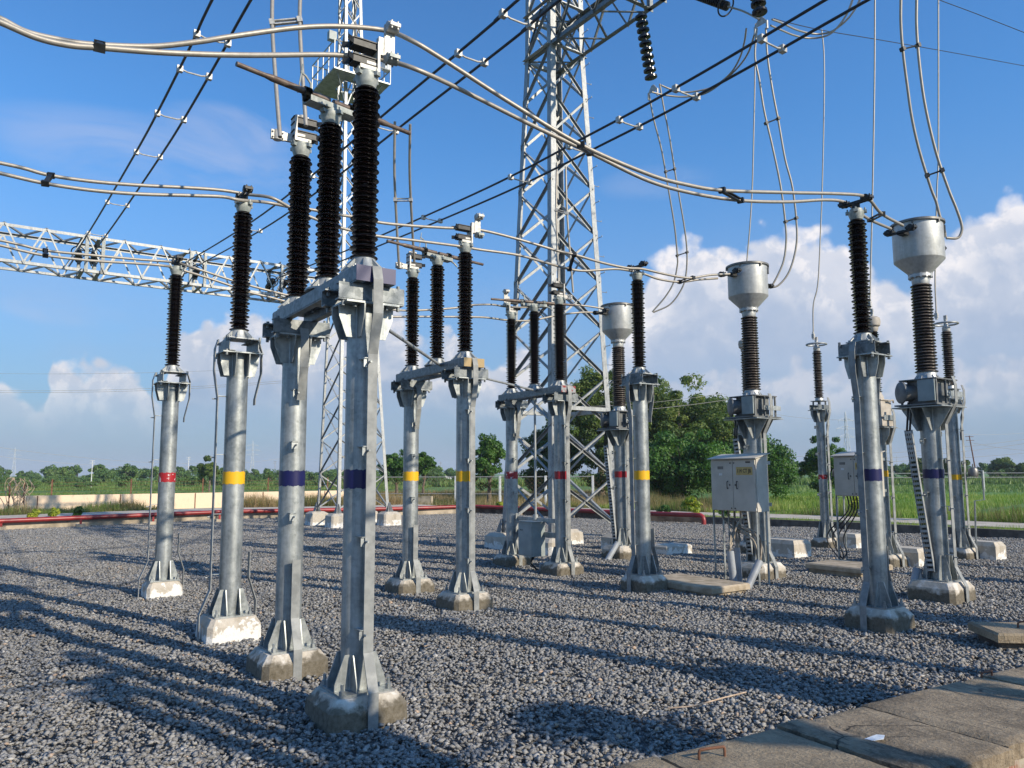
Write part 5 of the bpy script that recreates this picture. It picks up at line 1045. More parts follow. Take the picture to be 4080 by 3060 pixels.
# ------------------------------------------------------------------ control cabinets
def text_mesh(txt, size, mat, ext=0.0015):
    cu = bpy.data.curves.new('lettering', 'FONT'); cu.body = txt; cu.size = size; cu.extrude = ext; cu.align_x = 'CENTER'; cu.align_y = 'CENTER'; cu.offset = 0.0010
    o = bpy.data.objects.new('lettering', cu); COL.objects.link(o); bpy.context.view_layer.update()
    me = bpy.data.meshes.new_from_object(o.evaluated_get(bpy.context.evaluated_depsgraph_get())); bpy.data.objects.remove(o); me.materials.clear(); me.materials.append(mat); return me
def cabinet(label, A, W_, D_, z0, z1, txt, s=1.0):
    t = thing('control_cabinet', label, 'control cabinet', (A[0], A[1], 0), RZ, 'grey control cabinets on legs')
    bd = MB(); x0, x1 = 0.0, D_; P_ = [(0, 0, z0), (D_, 0, z0), (D_, W_, z0), (0, W_, z0), (0, 0, z1), (D_, 0, z1 + .06), (D_, W_, z1 + .06), (0, W_, z1)]
    bd.add(P_, [(3, 2, 1, 0), (4, 5, 6, 7), (0, 1, 5, 4), (1, 2, 6, 5), (2, 3, 7, 6), (3, 0, 4, 7)]); bd = bd.build('body', M['box'], t, smooth=0)
    rf = MB(); e = .035; P_ = [(-.06, -e, z1 - .0), (D_ + .03, -e, z1 + .075), (D_ + .03, W_ + e, z1 + .075), (-.06, W_ + e, z1 - .0)]
    rf.add(P_ + [(x, y, z + .012) for x, y, z in P_], [(3, 2, 1, 0), (4, 5, 6, 7), (0, 1, 5, 4), (1, 2, 6, 5), (2, 3, 7, 6), (3, 0, 4, 7)]); rf.build('roof', M['box'], t, smooth=0)
    for k in (0, 1):
        y0, y1 = (0.012, W_ * .49) if k == 0 else (W_ * .49 + .008, W_ - .012); yc = (y0 + y1) / 2
        d = MB().box((-.012, yc, (z0 + z1) / 2 - .005), (.02, y1 - y0, z1 - z0 - .03)).build('door', M['box'], t, smooth=0)
        ys = y1 - .045 if k == 0 else y0 + .055; zc = (z0 + z1) / 2
        yh = ys - .035 if k == 0 else ys + .035
        MB().tube(spline([(-.022, yh, zc + .05), (-.045, yh, zc + .048), (-.045, yh, zc - .048), (-.022, yh, zc - .05)], 4), .006, 6).build('handle', M['black'], d)
        MB().cyl((-.02, ys, zc), (-.034, ys, zc), .011, 12).build('lock', M['black'], d)
        for zz in (z1 - .06, z0 + .04): MB().cyl((-.02, ys + (.02 if k == 0 else -.02), zz), (-.03, ys + (.02 if k == 0 else -.02), zz), .010, 10).build('catch', M['black'], d)
        if k == 0:
            for zz in (z1 - .12, zc, z0 + .1): MB().cyl((-.012, -.002, zz - .035), (-.012, -.002, zz + .035), .008, 8).build('hinge', M['box'], d)
            MB().box((-.0235, y0 + .12, z1 - .03 - .02), (.003, .085, .022)).build('maker_plate', M['black'], d)
            npl = MB().box((-.0240, y0 + .19, z1 - .18), (.004, .285, .105)).box((-.0232, y0 + .19, z1 - .18), (.003, .30, .12)); n1 = npl.build('nameplate', M['sign'], d)
            tm = text_mesh(txt, 0.068, M['black'], .001); to = place('lettering', tm, n1, (-.0275, y0 + .195, z1 - .18)); to.rotation_euler = Matrix(((0, 0, -1), (-1, 0, 0), (0, 1, 0))).to_euler()
            wt = max(v.co.x for v in tm.vertices) - min(v.co.x for v in tm.vertices); to.scale = (.25 / wt, 1.15, 1)
        else:
            MB().box((-.0235, yc + .02, z1 - .13), (.003, .11, .045)).build('rating_plate', M['rim'], d); MB().box((-.0235, yc + .02, z1 - .23), (.002, .06, .035)).build('sticker', M['white'], d)
    for x in (.02, D_ - .02):
        for y in (.02, W_ - .02): MB().angle((x, y, -.16), (x, y, z0 + .12 if x > .1 else z0 - .001), .035, .005, side=(0, 1, 0)).build('leg', M['galv'], t, smooth=0)
    for zz in (z0 + .1, z1 - .06): MB().box((D_ + .05, .05, zz), (.11, .05, .05)).build('rear_bracket', M['galv'], t)
    return t
cabinet('cream control cabinet lettered 114 CT JB on legs, cables spilling out below', (3.60, 11.55), 0.85, 0.26, 1.02, 1.80, '114 CT JB')
cabinet('second cream control cabinet, partly hidden behind the blue-banded post', (6.30, 13.60), 0.78, 0.27, 1.17, 1.88, '116 CT JB')
def conduit(label, a, b, r):
    a, b = Vector(a), Vector(b); d = (b - a).normalized(); t = MB().cyl(a - d * .15, b, r, 18, cap=False); t.cyl(a - d * .15, b - d * .002, r * .86, 18, r2=r * .86); o = t.build('conduit', M['pvc']); tag(o, label, 'conduit', 'grey plastic conduits sticking out of the gravel'); return b
ca = conduit('upright grey conduit under the cabinet, left of its neighbour', (3.258, 11.75, 0.039), (3.225, 11.75, 0.442), .055)
cb_ = conduit('upright grey conduit under the cabinet, close to the tank plinth', (3.391, 11.9, 0.045), (3.372, 11.9, 0.475), .045)
cc = conduit('leaning grey conduit in front of the yellow-banded tank plinth', (3.442, 11.5, 0.045), (3.612, 11.6, 0.309), .055)
conduit('leaning grey conduit left of the far silver tank plinth', (1.869, 15.2, 0.025), (2.029, 15.3, 0.26), .055)
conduit('grey conduit at the foot of the nearest cable tray', (5.256, 10.5, -0.044), (5.384, 10.55, 0.32), .06)
A_ = (3.60, 11.55)
for k in range(15):
    y = 0.40 + 0.028 * k; x = 0.10 + 0.035 * (k % 4); s_ = G(A_, x, y, 1.05); e = (ca, cb_, cb_, ca, cc)[k % 5] if k < 11 else cc
    bow = random.uniform(.04, .12); m1 = s_ * .7 + e * .3; m1.z = 0.82 - random.uniform(0, .1); m2 = s_ * .28 + e * .72 + LN * random.uniform(-.04, .04) + PH * random.uniform(-.05, .05); m2.z = e.z + 0.12 + bow * 1.2
    if e is cc: m2 += -PH * .10; m2.z += .12
    e2 = e + Vector((random.uniform(-.03, .03), random.uniform(-.03, .03), -.10)); s2_ = s_ - Vector((0, 0, .14)); ps = [s_ - s_, s2_ - s_, m1 - s_, m2 - s_, e + Vector((random.uniform(-.025, .025), random.uniform(-.025, .025), 0)) - s_, e2 - s_]
    o = MB().tube(spline(ps, 7), random.choice((.012, .014, .016)), 7).build('control_cable', M['cable'], smooth=60); o.location = s_; tag(o, 'dusty grey cable hanging from the lettered cabinet into the conduits', 'cable', 'cables hanging under the lettered cabinet')
A2 = (6.30, 13.60)
for k in range(4):
    s_ = G(A2, .12, .45 + .06 * k, 1.2); e = G(A2, -.1, .75 - .1 * k, -.05); ps = [Vector((0, 0, 0)), Vector((0, 0, -.3)), G((0, 0), -.05, .25 + .05 * k, -.75), G((0, 0), -.08, .2, -1.05 - .02 * k), e - s_]
    o = MB().tube(spline(ps, 7), .012, 7).build('control_cable', M['black'], smooth=60); o.location = s_; tag(o, 'black cable looping down under the second cabinet', 'cable', 'cables looping under the second cabinet')

# ------------------------------------------------------------------ red fire pipe
t = thing('fire_pipe', 'long dark red pipe running along the gravel edge and bending down at its right end', 'pipe', (0, 0, 0))
pl = [p + Vector((0, 0, 0.22)) for p in offset(KL, -0.14)[:-1]] + [p + Vector((0, 0, .22)) for p in offset(KR, -0.14)[:2]]
e_ = Vector((6.009, 25.2, 0.241)); d_ = (e_ - pl[-1]).normalized(); pl += [e_ - d_ * .1, e_, e_ + d_ * .09 + Vector((0, 0, -.05)), e_ + d_ * .12 + Vector((0, 0, -.16)), e_ + d_ * .12 + Vector((0, 0, -.4))]
MB().tube(pl, 0.075, 16).build('pipe', M['pipe'], t, smooth=60)
for k in range(9):
    a, b = Vector(pl[1]), Vector(pl[3]); f = k / 8; q = a * (1 - f) + b * f if k < 6 else Vector(pl[4]) * (1 - (k - 5) / 4) + Vector(pl[-5]) * ((k - 5) / 4)
    if k < 6: q = a + (b - a) * (k / 6)
    MB().box((q.x, q.y, .10), (.06, .06, .2), rz=RZ).build('support_bracket', M['pipe'], t); MB().box((q.x, q.y, .0), (.26, .26, .10), rz=RZ).build('support_block', M['kerb'], t)

# ------------------------------------------------------------------ boundary wall and fences
wa, wb = Vector((-34.0, 24.2, 0)), Vector((-8.4, 41.9, 0)); wd = (wb - wa).normalized(); Lw = (wb - wa).length
t = thing('boundary_wall', 'low cream boundary wall of long panels behind the weeds at left', 'wall', wa, math.atan2(wd.y, wd.x))
MB().box((Lw / 2, 0, .31), (Lw, .18, .86)).build('wall_panel', M['wall'], t, smooth=0)
for k in range(int(Lw / 3.2) + 1): MB().box((k * 3.2 + .6, -.105, .33), (.035, .03, .80)).build('panel_joint', M['rust'], t, smooth=0)
t = thing('wire_fence', 'rusty angle posts with sagging wires standing behind the cream wall', 'fence', wa + Vector((-.4, .6, 0)), math.atan2(wd.y, wd.x))
for k in range(int(Lw / 3.2) + 1): MB().angle((k * 3.2 + 1.2, .3, -.1), (k * 3.2 + 1.2, .3, 1.42), .06, .008, side=(0, 1, 0)).build('post', M['rust'], t, smooth=0)
for z in (.85, 1.0, 1.15, 1.3): MB().tube([(Lw * i / 20, .3, z - .03 * math.sin(math.pi * ((i * Lw / 20 - 1.2) % 3.2) / 3.2)) for i in range(21)], .006, 4).build('wire', M['rust'], t)
fa, fb = Vector((-7.6, 42.2, 0)), Vector((4.0, 39.0, 0)); fd = (fb - fa).normalized(); Lf = (fb - fa).length
t = thing('mesh_fence', 'white posted wire mesh fence in front of the trees behind the big tower', 'fence', fa, math.atan2(fd.y, fd.x))
nP = 5
for k in range(nP + 1): MB().box((Lf * k / nP, 0, .7), (.10, .10, 1.55)).build('post', M['white'], t, smooth=0)
MB().cyl((0, 0, 1.42), (Lf, 0, 1.42), .024, 8).build('top_rail', M['pole'], t); MB().cyl((0, 0, .55), (Lf, 0, .55), .018, 8).build('lower_rail', M['pole'], t)
mb = MB(); s_ = .22; k = 0
while k * s_ < Lf:
    for e in (-1, 1): mb.cyl((k * s_ + (0 if e > 0 else .87), 0, .56), (k * s_ + (.87 if e > 0 else 0), 0, 1.42), .0035, 3, cap=False)
    k += 1
mb.build('wire_mesh', M['rust'], t)
fa, fb = Vector((31.0, 66.0, 0)), Vector((62.0, 60.0, 0)); fd = (fb - fa).normalized(); Lf = (fb - fa).length
t = thing('mesh_fence', 'distant low fence with white posts in the meadow at far right', 'fence', fa, math.atan2(fd.y, fd.x))
for k in range(9): MB().box((Lf * k / 8, 0, .8), (.14, .14, 1.7)).build('post', M['white'], t, smooth=0)
for z in (1.1, 1.45): MB().cyl((0, 0, z), (Lf, 0, z), .03, 5).build('rail', M['pole'], t)
t = thing('stone_rubble_wall', 'short stretch of pale rubble wall behind the tall dry grass', 'wall', (-8.6, 41.3, 0), -.27)
for k in range(9):
    MB().box((k * .55, random.uniform(-.05, .05), .12), (.53, .3, .62 + random.uniform(-.08, .06))).build('wall_block', M['kerb'], t, smooth=0)

# ------------------------------------------------------------------ vegetation
def leaf_mesh(name, C, S_, mat, var, up=0.3, nrm=None, slim=0.5):
    n = len(C); d = rng.normal(size=(n, 3)); d /= np.linalg.norm(d, axis=1)[:, None]
    if nrm is not None: d2 = nrm + rng.normal(size=(n, 3)) * .55; d2 /= np.linalg.norm(d2, axis=1)[:, None]
    else: d2 = rng.normal(size=(n, 3)); d2[:, 2] += up; d2 /= np.linalg.norm(d2, axis=1)[:, None]
    a = np.cross(d, d2); a /= np.linalg.norm(a, axis=1)[:, None] + 1e-9; b = np.cross(d2, a)
    S_ = S_[:, None]; V_ = np.stack([C - a * S_, C - b * S_ * slim + a * S_ * .1, C + a * S_, C + b * S_ * slim + a * S_ * .1], 1).reshape(-1, 3)
    F_ = np.arange(4 * n, dtype=np.int32); me = bpy.data.meshes.new(name); me.vertices.add(4 * n); me.vertices.foreach_set('co', V_.ravel()); me.loops.add(4 * n); me.loops.foreach_set('vertex_index', F_)
    me.polygons.add(n); me.polygons.foreach_set('loop_start', np.arange(0, 4 * n, 4, dtype=np.int32)); me.update(calc_edges=True)
    at = me.attributes.new('leafvar', 'FLOAT', 'FACE'); at.data.foreach_set('value', np.clip(var, 0, 1).astype(np.float32)); me.materials.append(mat); return me
def crown(name, w_, h_, z0, n_cl, n_leaf, size, mat, cr=(.10, .24), flat=1.0, seed=0, lump=1.0):
    global rng
    rng = np.random.default_rng(seed + 11); Cs, Ns, Vs = [], [], []
    nl = 9 if n_cl > 50 else 5; lob = []
    for q in range(nl):
        d = rng.normal(size=3); d /= np.linalg.norm(d); d[2] = abs(d[2]) * .9 - .25 if q % 3 else d[2]; lob.append(d * rng.uniform(.40, .72))
    for k in range(n_cl):
        while True:
            u = rng.uniform(-1, 1, 3)
            if np.linalg.norm(u) < 1: break
        if k % 7: u = lob[rng.integers(nl)] + u * .36
        else: u = u * [.8, .8, 1]
        prof = 1.0 - .35 * max(0, u[2]) ** 2
        c = np.array([u[0] * w_ / 2 * prof, u[1] * w_ / 2 * prof * .9, z0 + (u[2] * .5 + .5) * h_]); r = rng.uniform(*cr) * w_ * .5 * (1 + .0 * lump)
        m = int(n_leaf / n_cl); dd = rng.normal(size=(m, 3)); dd /= np.linalg.norm(dd, axis=1)[:, None]; rad = r * rng.uniform(.35, 1.12, m) ** .6
        Cs.append(c + dd * rad[:, None] * [1, 1, .75]); Ns.append(dd + [0, 0, .4]); v0 = rng.uniform(.1, .75); Vs.append(v0 + rng.normal(0, .16, m))
    C = np.concatenate(Cs); keep = C[:, 2] > .1; C, N_, Vv = C[keep], np.concatenate(Ns)[keep], np.concatenate(Vs)[keep]
    return leaf_mesh(name, C, rng.uniform(.6, 1.25, len(C)) * size, M[mat], Vv, nrm=N_)
def trunk_mb(h, r, n, spread, seed=0, start=.35):
    rd = random.Random(seed); mb = MB(); top = Vector((rd.uniform(-.2, .2), rd.uniform(-.2, .2), h)); pts_ = [Vector((0, 0, -.2)), Vector((0.05, 0, h * .3)), Vector((rd.uniform(-.15, .15), .05, h * .65)), top]
    for a, b, ra, rb in zip(pts_[:-1], pts_[1:], (r, r * .75, r * .5), (r * .75, r * .5, r * .25)): mb.cyl(a, b, ra, 8, r2=rb)
    for k in range(n):
        z = h * rd.uniform(start, .9); a = rd.uniform(0, 6.28); s_ = Vector((0.03, .02, z)); e = s_ + Vector((math.cos(a) * spread * rd.uniform(.6, 1), math.sin(a) * spread * rd.uniform(.6, 1), h * rd.uniform(.15, .4))); m = (s_ + e) / 2 + Vector((0, 0, h * .04)); mb.cyl(s_, m, r * .35, 6, r2=r * .22); mb.cyl(m, e, r * .22, 6, r2=r * .08)
    return mb
def tree(label, px_pos, w_, h_, z0, n_cl, n_leaf, size, mat, seed, name='tree', cat='tree', group='trees behind the fence', trunk=True, cr=(.14, .30)):
    t = thing(name, label, cat, (px_pos[0], px_pos[1], 0), random.uniform(0, 6), group)
    place('crown', crown('crown', w_, h_ - z0, z0, n_cl, n_leaf, size, mat, seed=seed, cr=cr), t)
    if trunk: trunk_mb(h_ * .62, .026 * h_ + .03, 9, w_ * .24, seed).build('trunk', M['bark'], t)
    return t
tree('broad dark tree, biggest of all, right of the tower behind the yellow-banded post', (10.201, 47.0, 0.52), 9.2, 8.3, 0.0, 320, 80000, .10, 'leaf_dark', 1, cr=(.07, .17))
tree('dark tree filling the gap between the far silver tank and the broad dark tree', (9.378, 50.0, 0.458), 7.6, 7.6, 0.0, 220, 48000, .095, 'leaf_dark', 31, cr=(.08, .18))
tree('dark tree directly behind the big tower\'s right leg', (5.122, 45.0, 0.586), 6.2, 8.6, 0.0, 220, 46000, .095, 'leaf_dark', 2, cr=(.08, .18))
tree('dark tree seen through the big tower\'s lattice', (2.595, 50.0, 0.487), 5.6, 5.3, 0.3, 150, 32000, .095, 'leaf_dark', 3, cr=(.08, .18))
tree('tall dark tree between the far silver tank and the yellow-banded post', (8.034, 49.0, 0.485), 7.2, 8.0, 0.0, 220, 48000, .095, 'leaf_dark', 4, cr=(.08, .18))
tree('bright green feathery tree left of the red-banded isolator', (-1.264, 42.0, 0.68), 2.3, 4.1, 0.4, 130, 14000, .075, 'leaf_green', 5, cr=(.13, .26))
tree('bright green bushy tree in front of the broad dark one', (8.682, 40.0, 0.681), 6.2, 4.0, -.3, 200, 38000, .085, 'leaf_green', 6, cr=(.10, .22))
tree('bright green tree sloping down right of the lettered cabinet', (13.517, 43.0, 0.594), 6.4, 3.9, -.3, 190, 36000, .085, 'leaf_green', 7, cr=(.09, .20))
tree('slender green tree by the red-banded arrester', (17.993, 45.0, 0.531), 3.2, 4.0, 0.2, 100, 14000, .08, 'leaf_green', 8, cr=(.09, .2))
tree('round green tree standing just right of the slim mast', (-6.231, 55.0, 0.576), 1.9, 3.5, 1.3, 60, 8500, .085, 'leaf_green', 9, cr=(.16, .3))
tree('sparse feathery tree seen behind the slim mast', (-7.64, 52.0, 0.639), 3.2, 3.7, 0.5, 60, 7000, .09, 'leaf_green', 10, cr=(.1, .22))
tree('dark dense tree standing before the far tree line at left', (-29.0, 75.0, 0.511), 2.6, 3.7, 0.2, 34, 9000, .13, 'leaf_dark', 12, group='trees in the fields')
tree('dark tree behind the nearest blue-banded tank column', (47.162, 90.0, -0.061), 3.8, 3.6, 0.2, 34, 8000, .15, 'leaf_dark', 13, group='trees in the fields')
tree('dark tree behind the yellow-banded arrester', (48.203, 85.0, 0.015), 3.6, 3.6, 0.2, 34, 8000, .15, 'leaf_dark', 14, group='trees in the fields')
tree('dark spreading tree at the far right edge', (70.296, 110.0, -0.485), 6.0, 3.6, 0.9, 34, 8000, .18, 'leaf_dark', 15, group='trees in the fields')
# far tree line: one of each kind, then copies
far = [tree('distant green tree of the far tree line', (0, 0), w_, h_, .0, 26, 2600, .26, 'leaf_far', 20 + k, group='distant trees along the horizon') for k, (w_, h_) in enumerate(((7.5, 4.2), (5.5, 5.2), (9.5, 3.6), (6.5, 4.6)))]
first = [True] * 4
FX = [(x, random.uniform(120, 165)) for x in range(-60, 980, 21)] + [(x, random.uniform(110, 150)) for x in range(1560, 2260, 24)] + [(x, random.uniform(74, 96)) for x in range(-30, 760, 105)] + [(x, random.uniform(101.5, 116)) for x in range(-60, 1000, 24)]
for i, (px_, Y_) in enumerate(FX):
    px_ += random.uniform(-12, 12); x = (px_ - 1106) / 1680 * Y_; k = random.randrange(4); near = Y_ < 101; sc = random.uniform(.62, 1.12) * (.34 if near else .42 if Y_ < 117 else .74)
    L_b = 'low green bush in the field beyond the cream wall' if near else 'distant green tree of the far tree line'
    if first[k] and not near: o = far[k]; first[k] = False; o.location = (x, Y_, 0)
    else: o = dup(far[k], loc=(x, Y_, 0), label=L_b, group='bushes in the field beyond the wall' if near else None, rz=random.uniform(0, 6.28))
    o.scale = (sc, sc, sc)
    if near: o['category'] = 'bush'; o.name = 'bush'
for k in range(4):
    if first[k]: far[k].location = (40 + 12 * k, 140, 0)
# near ornamental shrubs
SH = [(85, 1113, 27.5, 'leaf_yellow', 'yellow-green shrub, leftmost of three by the path'), (129, 1113, 28, 'leaf_yellow', 'tiny yellow-green shrub, middle one of three by the path'), (178, 1110, 28.5, 'leaf_green', 'dark green shrub, right one of three by the path'),
      (1490, 1100, 27.5, 'leaf_yellow', 'yellow-flowering shrub behind the end of the red pipe'), (1430, 1100, 27.8, 'leaf_green', 'small green shrub behind the red pipe near its end'), (1850, 1095, 27.0, 'leaf_yellow', 'yellow-green shrub between the second cabinet and the red-banded arrester'),
      (2000, 1100, 25.0, 'leaf_yellow', 'yellow-green shrub behind the nearest cable tray'), (1075, 1098, 34.5, 'leaf_yellow', 'green shrub seen through the foot of the isolators'), (1560, 1100, 27, 'leaf_green', 'dark shrub just left of the cabinet legs')]
for i, (x, y, Y_, mt, lab) in enumerate(SH):
    h_ = .85 if i in (3, 5, 6) else .5; X = (x - 1106) / 1680 * Y_
    tree(lab, (X, Y_), h_ * .95, h_, .05, 14, 1500, .045, mt, 40 + i, name='shrub', cat='shrub', group='ornamental shrubs along the path', trunk=False, cr=(.25, .45))
t = thing('dead_vine', 'dry leafless vine tangled over a frame against the cream wall at far left', 'vine', ((45 - 1106) / 1680 * 31.5, 31.5, 0))
mb = MB()
for x in (-.3, .3): mb.cyl((x, 0, 0), (x, 0, 1.3), .03, 6)
mb.build('frame_post', M['rust'], t)
for k in range(26):
    a = Vector((random.uniform(-.35, .35), 0, random.uniform(0, .4))); p = [a]; z = a
    for j in range(5): z = z + Vector((random.uniform(-.22, .22), random.uniform(-.12, .12), random.uniform(.1, .38))); z.z = min(z.z, 1.5); p.append(z)
    mb = MB().tube(spline(p, 3), .012, 4)
    mb.build('stem', M['stick'], t)
def blades(name, label, regions, mat, hmin, hmax, seed, lean=.35, cat='grass', w0=.008):
    r = np.random.default_rng(seed); Ps = []
    for f, n in regions: Ps.append(f(r, n))
    P_ = np.concatenate(Ps); n = len(P_); h_ = r.uniform(hmin, hmax, n) * (1 + .5 * np.sin(P_[:, 0] * 1.7) * np.cos(P_[:, 1] * 1.3)) ; a = r.uniform(0, 6.283, n); dx, dy = np.cos(a), np.sin(a); w_ = w0 * (.7 + .6 * r.random(n)) * (P_[:, 1] / 25)
    l = r.uniform(-lean, lean, (n, 2)) * h_[:, None]; B0 = P_.copy(); B0[:, 0] -= dx * w_; B0[:, 1] -= dy * w_; B1 = P_.copy(); B1[:, 0] += dx * w_; B1[:, 1] += dy * w_
    T = P_.copy(); T[:, :2] += l; T[:, 2] += h_; V_ = np.stack([B0, B1, T], 1).reshape(-1, 3)
    me = bpy.data.meshes.new(name); me.vertices.add(3 * n); me.vertices.foreach_set('co', V_.ravel()); me.loops.add(3 * n); me.loops.foreach_set('vertex_index', np.arange(3 * n, dtype=np.int32)); me.polygons.add(n); me.polygons.foreach_set('loop_start', np.arange(0, 3 * n, 3, dtype=np.int32)); me.update(calc_edges=True)
    at = me.attributes.new('leafvar', 'FLOAT', 'FACE'); v = np.clip(.45 + .28 * np.sin(P_[:, 0] * .8 + 2 * np.sin(P_[:, 1] * .5)) + r.normal(0, .2, n), 0, 1); at.data.foreach_set('value', v.astype(np.float32)); me.materials.append(M[mat])
    o = place(name, me); tag(o, label, cat, kind='stuff'); return o
def along(pl, d0, d1, z, t0=0.0, t1=1.0, clump=0):
    P = [np.array(p) for p in pl]; seg = [np.linalg.norm(b - a) for a, b in zip(P[:-1], P[1:])]; tot = sum(seg)
    def f(r, n):
        u = r.uniform(t0, t1, n) * tot; d = d0 + (d1 - d0) * r.random(n) ** 1.3; out = np.zeros((n, 3)); acc = 0
        for (a, b), s_ in zip(zip(P[:-1], P[1:]), seg):
            m = (u >= acc) & (u <= acc + s_); q = (b - a) / s_; nn = np.array([-q[1], q[0]]); out[m, :2] = a + np.outer(u[m] - acc, q) + np.outer(d[m], nn); acc += s_
        out[:, 2] = z
        if clump: keep = (np.sin(out[:, 0] * 2.1 + 1) + np.sin(out[:, 1] * 2.7) + np.sin(out[:, 0] * .7 - out[:, 1] * .9)) > -clump; out = out[keep]
        return out
    return f
def rect(x0, x1, y0, y1, z=-.05):
    def f(r, n): o = np.stack([r.uniform(x0, x1, n), r.uniform(y0, y1, n), np.full(n, z)], 1); return o[np.abs(o[:, 0]) < o[:, 1] * .8]
    return f
blades('lawn_grass', 'bright green grass covering the ground beyond the kerb', [(along(KR, 4.5, 14, 0, .0), 90000), (along(KR, 10, 40, -.1, .0), 60000)], 'grass', .10, .30, 1)
blades('verge_grass', 'short grass strip between the dark kerb and the path', [(along(KR, .2, 2.05, .0), 40000)], 'grass', .05, .15, 11)
blades('dry_grass', 'tall dry straw-coloured grass along the path and fence', [(along(KR, 4.4, 6.0, 0, 0, 1, 0.2), 12000), (along(KL, 5.9, 9.8, 0, .66, 1.0, .6), 26000), (along(KR, 6.0, 10.0, 0, 0.0, .22, .2), 16000)], 'dry', .15, .62, 2)
blades('rough_grass', 'rough tall grass on the ground behind the mesh fence', [(rect(-12, 9, 37, 62, -.1), 60000)], 'dry', .15, .5, 12)
blades('weeds', 'mixed green and brown weeds at the foot of the cream wall', [(along(KL, 6.2, 9.9, .0, .18, .95, .5), 36000)], 'dry', .08, .36, 3)
blades('green_weeds', 'green weeds growing between the cream wall and the path', [(along(KL, 6.0, 9.6, .0, .30, .95, -.35), 22000)], 'grass', .12, .42, 4)
blades('reeds', 'dark reed beds in the field beyond the cream wall', [(rect(-50, -8, 58, 66), 16000), (rect(-80, -10, 84, 98), 30000), (rect(10, 70, 60, 90), 16000)], 'reeds', .12, .34, 5, w0=.014)
blades('undergrowth', 'dense far-off undergrowth below the tree line', [(rect(-110, 110, 100, 128), 90000)], 'reeds', .3, .8, 6, w0=.03)

# ------------------------------------------------------------------ far things
def pylon(label, x, Y_, h_, mat='pale_steel'):
    t = thing('pylon', label, 'pylon', (x, Y_, 0), random.uniform(.2, .6), 'distant power pylons'); mb = MB(); r = .0035 * h_ + .02; b = h_ * .13
    lv = [0, .22, .40, .55, .68, .80, .92, 1.0]; wd_ = [b, b * .72, b * .5, b * .34, b * .24, b * .2, b * .14, 0.05]
    C = [[Vector((sx * w_ / 2, sy * w_ / 2, h_ * l)) for sx, sy in ((-1, -1), (1, -1), (1, 1), (-1, 1))] for l, w_ in zip(lv, wd_)]
    for a, c in zip(C[:-1], C[1:]):
        for i in range(4): j = (i + 1) % 4; mb.cyl(a[i], c[i], r, 4, cap=False); mb.cyl(a[i], c[j], r * .6, 4, cap=False); mb.cyl(a[j], c[i], r * .6, 4, cap=False)
    mb.build('lattice_body', M[mat], t)
    for z, s_ in ((.60, .17), (.73, .20), (.86, .15)):
        m2 = MB()
        for e in (-1, 1): m2.cyl((0, 0, h_ * z), (e * h_ * s_, 0, h_ * z), r * .8, 4, cap=False); m2.cyl((0, 0, h_ * (z + .05)), (e * h_ * s_, 0, h_ * z), r * .8, 4, cap=False); m2.cyl((e * h_ * s_, 0, h_ * z), (e * h_ * s_, 0, h_ * (z - .045)), r * .6, 4, cap=False)
        m2.build('cross_arm', M[mat], t)
    return t
pylon('faint distant pylon at the far left above the tree line', (35 - 1106) / 1680 * 620, 620, 24)
pylon('distant pylon between the two leftmost isolator columns', (547 - 1106) / 1680 * 520, 520, 24)
pylon('tall distant pylon left of the blue-banded post', (1827 - 1106) / 1680 * 330, 330, 27)
pylon('tiny pylon on the horizon right of the blue-banded post', (1932 - 1106) / 1680 * 1100, 1100, 26)
def pole(label, px_, Y_, h_, lean=0.0, mat='pole'):
    t = thing('utility_pole', label, 'utility pole', ((px_ - 1106) / 1680 * Y_, Y_, 0), 0, 'distant utility poles')
    MB().cyl((0, 0, 0), (lean * h_, 0, h_), .016 * h_, 8, r2=.011 * h_).build('mast', M[mat], t); mb = MB()
    for z in (.98, .90): mb.box((lean * h_ * z, 0, h_ * z), (.17 * h_, .08, .07))
    mb.build('cross_arm', M[mat], t)
pole('white pole in the field left of the leftmost post', 203, 95, 3.4, mat='white'); pole('white pole right of the leftmost post', 410, 150, 5.0, mat='white'); pole('grey pole on the horizon between the two blue columns', 596, 190, 4.8)
pole('pole on the horizon right of the yellow-banded isolator', 952, 260, 5.5); pole('dark leaning pole right of the nearest tank column', 2103, 110, 6.6, lean=-.11, mat='rust')
LW = 'thin distant power lines'
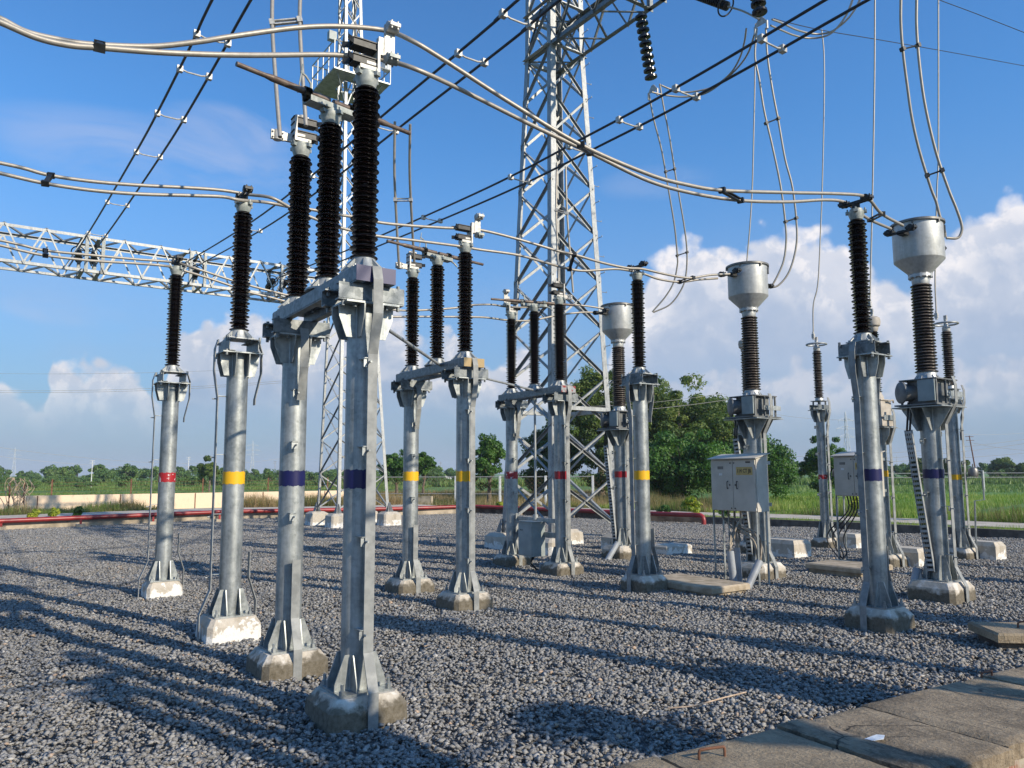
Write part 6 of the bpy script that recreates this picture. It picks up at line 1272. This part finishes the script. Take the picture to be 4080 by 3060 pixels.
for lab, a, b, sag, r in (('distant wire crossing the sky above the far left pylon', (-211.534, 300.0, 14.454), (-196.132, 520.0, 9.304), 3, .10), ('distant wire dipping from the far left towards the horizon pylon', (-211.263, 300.0, 10.899), (-116.216, 420.0, 11.356), 6, .08),
   ('pale double wire level across the left sky', (-41.894, 60.0, 8.185), (-17.481, 60.0, 8.838), .3, .016), ('second pale wire level across the left sky', (-41.883, 60.0, 8.04), (-17.477, 60.0, 8.693), .3, .016), ('upper pale wire across the left sky', (-41.994, 60.0, 9.526), (-19.671, 60.0, 9.791), .2, .012),
   ('thin wire crossing in front of the broad dark tree', (2.393, 30.0, 3.89), (8.497, 30.0, 4.421), .1, .011), ('second thin wire crossing in front of the broad dark tree', (2.396, 30.0, 4.142), (8.146, 30.0, 4.638), .1, .009),
   ('upper distant wire at right behind the tanks', (53.742, 200.0, 5.771), (140.727, 200.0, 10.96), 2.0, .06), ('middle distant wire at right behind the tanks', (53.701, 200.0, 4.592), (140.647, 200.0, 10.01), 2.2, .06), ('lower distant wire at right behind the tanks', (53.672, 200.0, 3.767), (140.386, 200.0, 6.931), 1.2, .06),
   ('wire from the leaning pole to the right edge', (65.546, 112.0, 5.769), (78.599, 112.0, 4.387), .4, .03), ('distant wire falling from the tall pylon to the right', (141.334, 330.0, 23.924), (295.802, 420.0, 24.5), 5, .08), ('distant wire from the tall pylon up to the left', (89.483, 330.0, 31.456), (141.313, 330.0, 23.53), 2, .08)):
    a, b = Vector(a), Vector(b); t = thing('power_line', lab, 'power line', a, 0, LW); MB().tube([(b - a) * (i / 14) - Vector((0, 0, sag * 4 * (i / 14) * (1 - i / 14))) for i in range(15)], r, 4).build('wire', M['pole'], t)
t = thing('shed', 'long low white-roofed shed on the horizon behind the yellow-banded isolator', 'shed', ((948 - 1106) / 1680 * 260, 260, 0), .1)
MB().box((0, 0, .5), (9, 5, 1.1)).build('wall', M['white'], t, smooth=0); MB().prism([(-2.8, 0), (2.8, 0), (0, .7)], (0, 0, 1.06), (0, 1, 0), (0, 0, 1), 9.4).build('roof', M['white'], t, smooth=0)

# ------------------------------------------------------------------ the neighbouring bay, beyond the right edge: it throws the shadows seen on the gravel
src = {}
for o in list(bpy.data.objects):
    if o.parent is None and o.get('label'): src.setdefault(o.name.split('.')[0], []).append(o)
def nb(kind, idx, p, lab, rz=None): return dup(src[kind][idx], loc=(p[0], p[1], 0), label=lab, group='equipment of the next bay, outside the picture', rz=rz)
nb('current_transformer', 2, (9.0, 6.0), 'current transformer of the next bay, nearest to the picture edge'); nb('current_transformer', 0, (10.9, 3.3), 'current transformer of the next bay, middle one')
nb('post_insulator', 0, (7.1, 4.3), 'post insulator of the next bay, beside the trench'); nb('post_insulator', 1, (9.0, 1.6), 'post insulator of the next bay, farther from the trench')
nb('isolator', 0, (4.4, 0.4), 'isolator of the next bay, right behind the camera'); nb('isolator', 1, (7.2, -1.8), 'isolator of the next bay, farther behind the camera')
nb('current_transformer', 1, (6.3, 3.2), 'added current transformer copy casting shadow, close beside the trench'); nb('current_transformer', 2, (8.2, -0.4), 'added current transformer copy casting shadow, behind the camera')  # unseen copies, added for the shadows they cast on the gravel
nb('surge_arrester', 0, (10.3, 12.4), 'surge arrester standing outside the right edge'); nb('surge_arrester', 1, (12.2, 8.6), 'surge arrester of the next bay')

# ------------------------------------------------------------------ humid air
hzm = bpy.data.materials.new('air'); hzm.use_nodes = True; ht = NT(hzm.node_tree); ht.n.remove(ht.n['Principled BSDF'])
pv = ht.new('ShaderNodeVolumePrincipled'); pv.inputs['Color'].default_value = (0.80, 0.90, 1.0, 1); pv.inputs['Density'].default_value = 0.00042; pv.inputs['Anisotropy'].default_value = 0.0
ht.link(pv.outputs[0], ht.n['Material Output'].inputs['Volume'])
hb = MB().box((0, 1150, 19.0), (3900, 3100, 42.0)).build('haze', hzm, smooth=0); hb['kind'] = 'stuff'; hb['label'] = 'thin pale summer haze over the plain'
